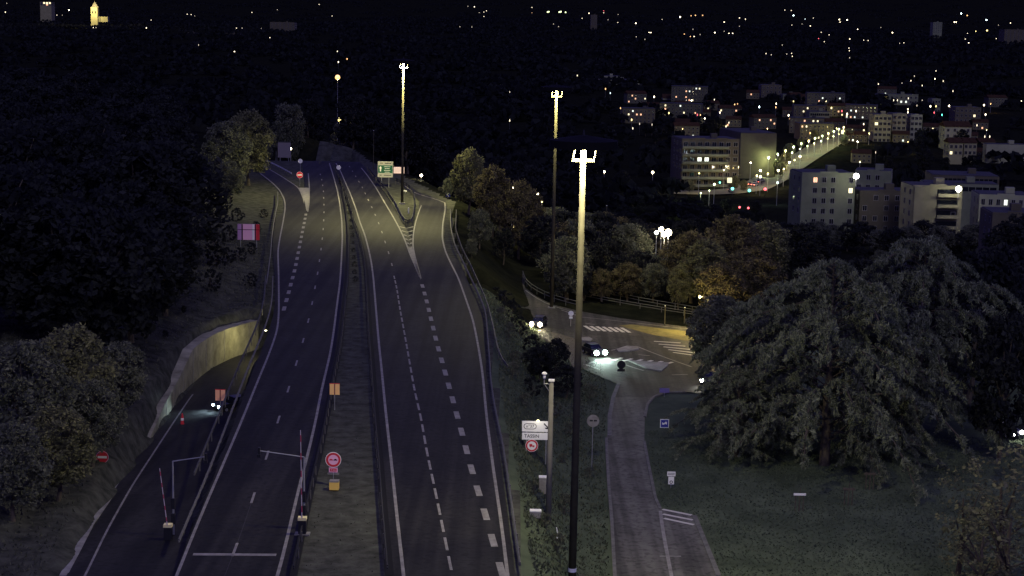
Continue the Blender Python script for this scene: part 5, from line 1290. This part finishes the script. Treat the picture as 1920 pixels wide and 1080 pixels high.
# slender lamp posts without light
for px, pyb, pyt, Y, lab in ((1246, 611, 574, 240, 'slim pale post beyond the junction'), (1283, 609, 577, 243, 'second slim post right of the pale one beyond the junction'), (1136, 445, 386, 330, 'thin unlit post in the dark trees right of the near mast'), (700, 328, 245, 415, 'tall thin unlit post left of the green sign')):
    p = PD(px, pyb, Y); z0 = hz1(p.x, Y); s = empty('unlit_post', (p.x, Y, z0), 0, lab, 'post'); h = ZY(pyt, px, Y) - z0
    MB().tube((0, 0, -.2), (0, 0, h), .1, .07, n=8).build('post', POLE, s); MB().lathe((0, 0, h), [(.09, 0), (.12, .05), (.04, .12)], 8).build('cap', WHITE, s)
p = plane_pt(1070, 612); s = empty('round_sign', p, 0, 'small pale round sign left of the near mast at the junction', 'road sign'); post(s, 1.9, 0, .04); MB().disc((0, 0, 1.9), .38, .03).build('round_plate', WHITE, s); plate(s, 'plate', .5, .3, 1.3, WHITE)
# traffic cone / marker on the slip road
p = P(342, 797, -3.9); s = empty('traffic_marker', p, 0, 'red and white marker cone at the edge of the slip road', 'traffic cone')
MB().box((0, 0, .04), (.5, .5, .08)).build('base', RUBBER, s); MB().lathe((0, 0, .08), [(.2, 0), (.15, .45), (.13, .8), (.05, 1.15)], 10).build('cone', REDP, s); MB().lathe((0, 0, .5), [(.165, 0), (.155, .25)], 10).build('band', WHITE, s)
# traffic lights at the boulevard crossing
for a, b, c, lab in ((598, 733, 't', 'left green traffic light at the boulevard crossing'), (740, 803, 't', 'large green traffic light at the boulevard crossing'), (930, 823, 't', 'right green traffic light at the boulevard crossing'), (1108, 808, 'r', 'big red traffic light right of the boulevard crossing'),
                     (820, 1012, 'r', 'left dim red light under the boulevard crossing'), (918, 1020, 'r', 'right dim red light under the boulevard crossing')):
    p = PT(1250 + a / 6, 220 + b / 6, 3.0); s = empty('traffic_light', p, 0, lab, 'traffic light'); rr = .55 if b > 760 and b < 900 else .36
    MB().tube((0, 0, -.3), (0, 0, 2.4), .08, n=6).build('post', DARKM, s); MB().box((0, .2, 3), (.5, .3, 1.3)).build('housing', DARKM, s); MB().lathe((0, -.1, 3.0), [(.3 * rr, -.9 * rr), (.8 * rr, -.6 * rr), (rr, 0), (.75 * rr, .65 * rr), (.25 * rr, .95 * rr)], 10).build('lens', lantern_mat(c, 5), s)
p = PT(1368, 338, 5); s = empty('lit_sign', p, 0, 'small yellow lit square sign over the boulevard crossing', 'sign'); MB().tube((0, 0, 0), (0, 0, 4.5), .1, n=6).build('post', DARKM, s); MB().box((0, 0, 5), (1.7, .2, 1.9)).build('panel', emat('yellow_panel', (1, .95, .45), 1.0), s)

# ------------------------------------------------------------------ cars
def car(loc, rz, label, paint, head=0, tail=0, hc=(1, .9, .65), power=900, size=.17):
    s = empty('car', loc, rz, label, 'car')           # faces -Y
    prof = [(-2.1, .35), (-2.15, .62), (-1.95, .80), (-1.0, .95), (1.85, .98), (2.1, .78), (2.12, .4)]
    v = []; n = len(prof)
    for sx, w_ in ((-1, .86), (1, .86)):
        for y, z in prof: v.append((sx * (w_ if z > .4 else .8) * (1 if abs(y) < 1.9 else .9), y, z))
    f = [tuple(range(n)), tuple(range(2 * n - 1, n - 1, -1))] + [(k, (k + 1) % n, n + (k + 1) % n, n + k) for k in range(n)]
    body = mesh_obj('body', v, f, paint, s)
    cab = [(-.95, .95), (-.25, 1.42), (1.0, 1.45), (1.75, .98)]; v = []
    for sx in (-1, 1):
        for y, z in cab: v.append((sx * (.80 if z < 1 else .62), y, z))
    mesh_obj('windows', v, [(0, 1, 2, 3), (7, 6, 5, 4), (0, 4, 5, 1), (1, 5, 6, 2), (2, 6, 7, 3), (3, 7, 4, 0)], GLASS, s)
    MB().box((0, .38, 1.455), (1.26, 1.3, .05)).build('roof', paint, s)
    for y in (-1.3, 1.3):
        for x in (-.78, .78):
            wv = MB().tube((x - .1, y, .32), (x + .1, y, .32), .32, n=12).build('wheel', RUBBER, s); MB().tube((x - .11, y, .32), (x + .11, y, .32), .18, n=8).build('rim', STEEL, wv)
    for x in (-.62, .62):
        if head:
            MB().lathe((x, -2.12, .68), [(.05, -size), (size * .8, -size * .6), (size, 0), (size * .8, size * .6), (.05, size)], 10).build('headlight', emat('headlight_%d' % int(hc[2] * 100), hc, 45), s)
            spot(s, (x, -2.42, .72), power, 95, .9, hc, (R(74), 0, math.pi), .06)
        else: MB().box((x, -2.1, .68), (.36, .12, .16)).build('headlight', GLASS, s)
        MB().box((x, 2.08, .75), (.3, .1, .18)).build('tail_light', emat('tail', (1, .12, .06), 12) if tail else REDP, s)
    return s
SILV = mat('car_silver', (.30, .30, .31), .35, .5); DKC = mat('car_dark', (.03, .03, .035), .35, .3)
def car_at(px, py, **k):
    p = plane_pt(px, py, .05); return p
a = plane_pt(1011, 617); car((a.x, a.y + 2.0, a.z), R(-14), 'car with warm headlights coming past the dark conical bush', DKC, 1, hc=(1, .86, .55), power=3200, size=.33)
a = plane_pt(1114, 671); car((a.x, a.y + 2.0, a.z), R(24), 'car with greenish white headlights turning at the junction', DKC, 1, hc=(.72, 1, .88), power=4600, size=.33)
a = P(935, 563, -5.9); car((a.x, a.y - 1, a.z), R(10), 'car showing a red tail light behind the right guard rails', DKC, 0, 1)
a = PT(1336, 726); car((a.x, a.y + 2.0, a.z + .1), R(-20), 'car with small headlights glimpsed through the cedar', DKC, 1, hc=(1, .97, .85), power=200, size=.2)
a = PT(1888, 826); car((a.x, a.y + 2, a.z + .1), R(35), 'parked pale car at the right edge under the trees', SILV, 1, hc=(1, .98, .9), power=150, size=.2)
a = P(428, 772, -4.3); car((a.x + .4, a.y + 1, a.z), R(-52), 'car on the slip road hidden behind the guard rails with lights on', DKC, 1, hc=(.6, .85, 1), power=420, size=.12)
for i, (a_, b_) in enumerate(((960, 785), (990, 788), (1035, 755), (725, 855), (1000, 770), (1060, 740))):
    q = PT(1250 + a_ / 6, 220 + b_ / 6); car((q.x, q.y, q.z + .5), R(150 if i != 3 else 0), 'small car queueing on the lit boulevard', SILV if i % 2 else DKC, 0, 1)['group'] = 'boulevard cars'
print('objects', len(bpy.data.objects))
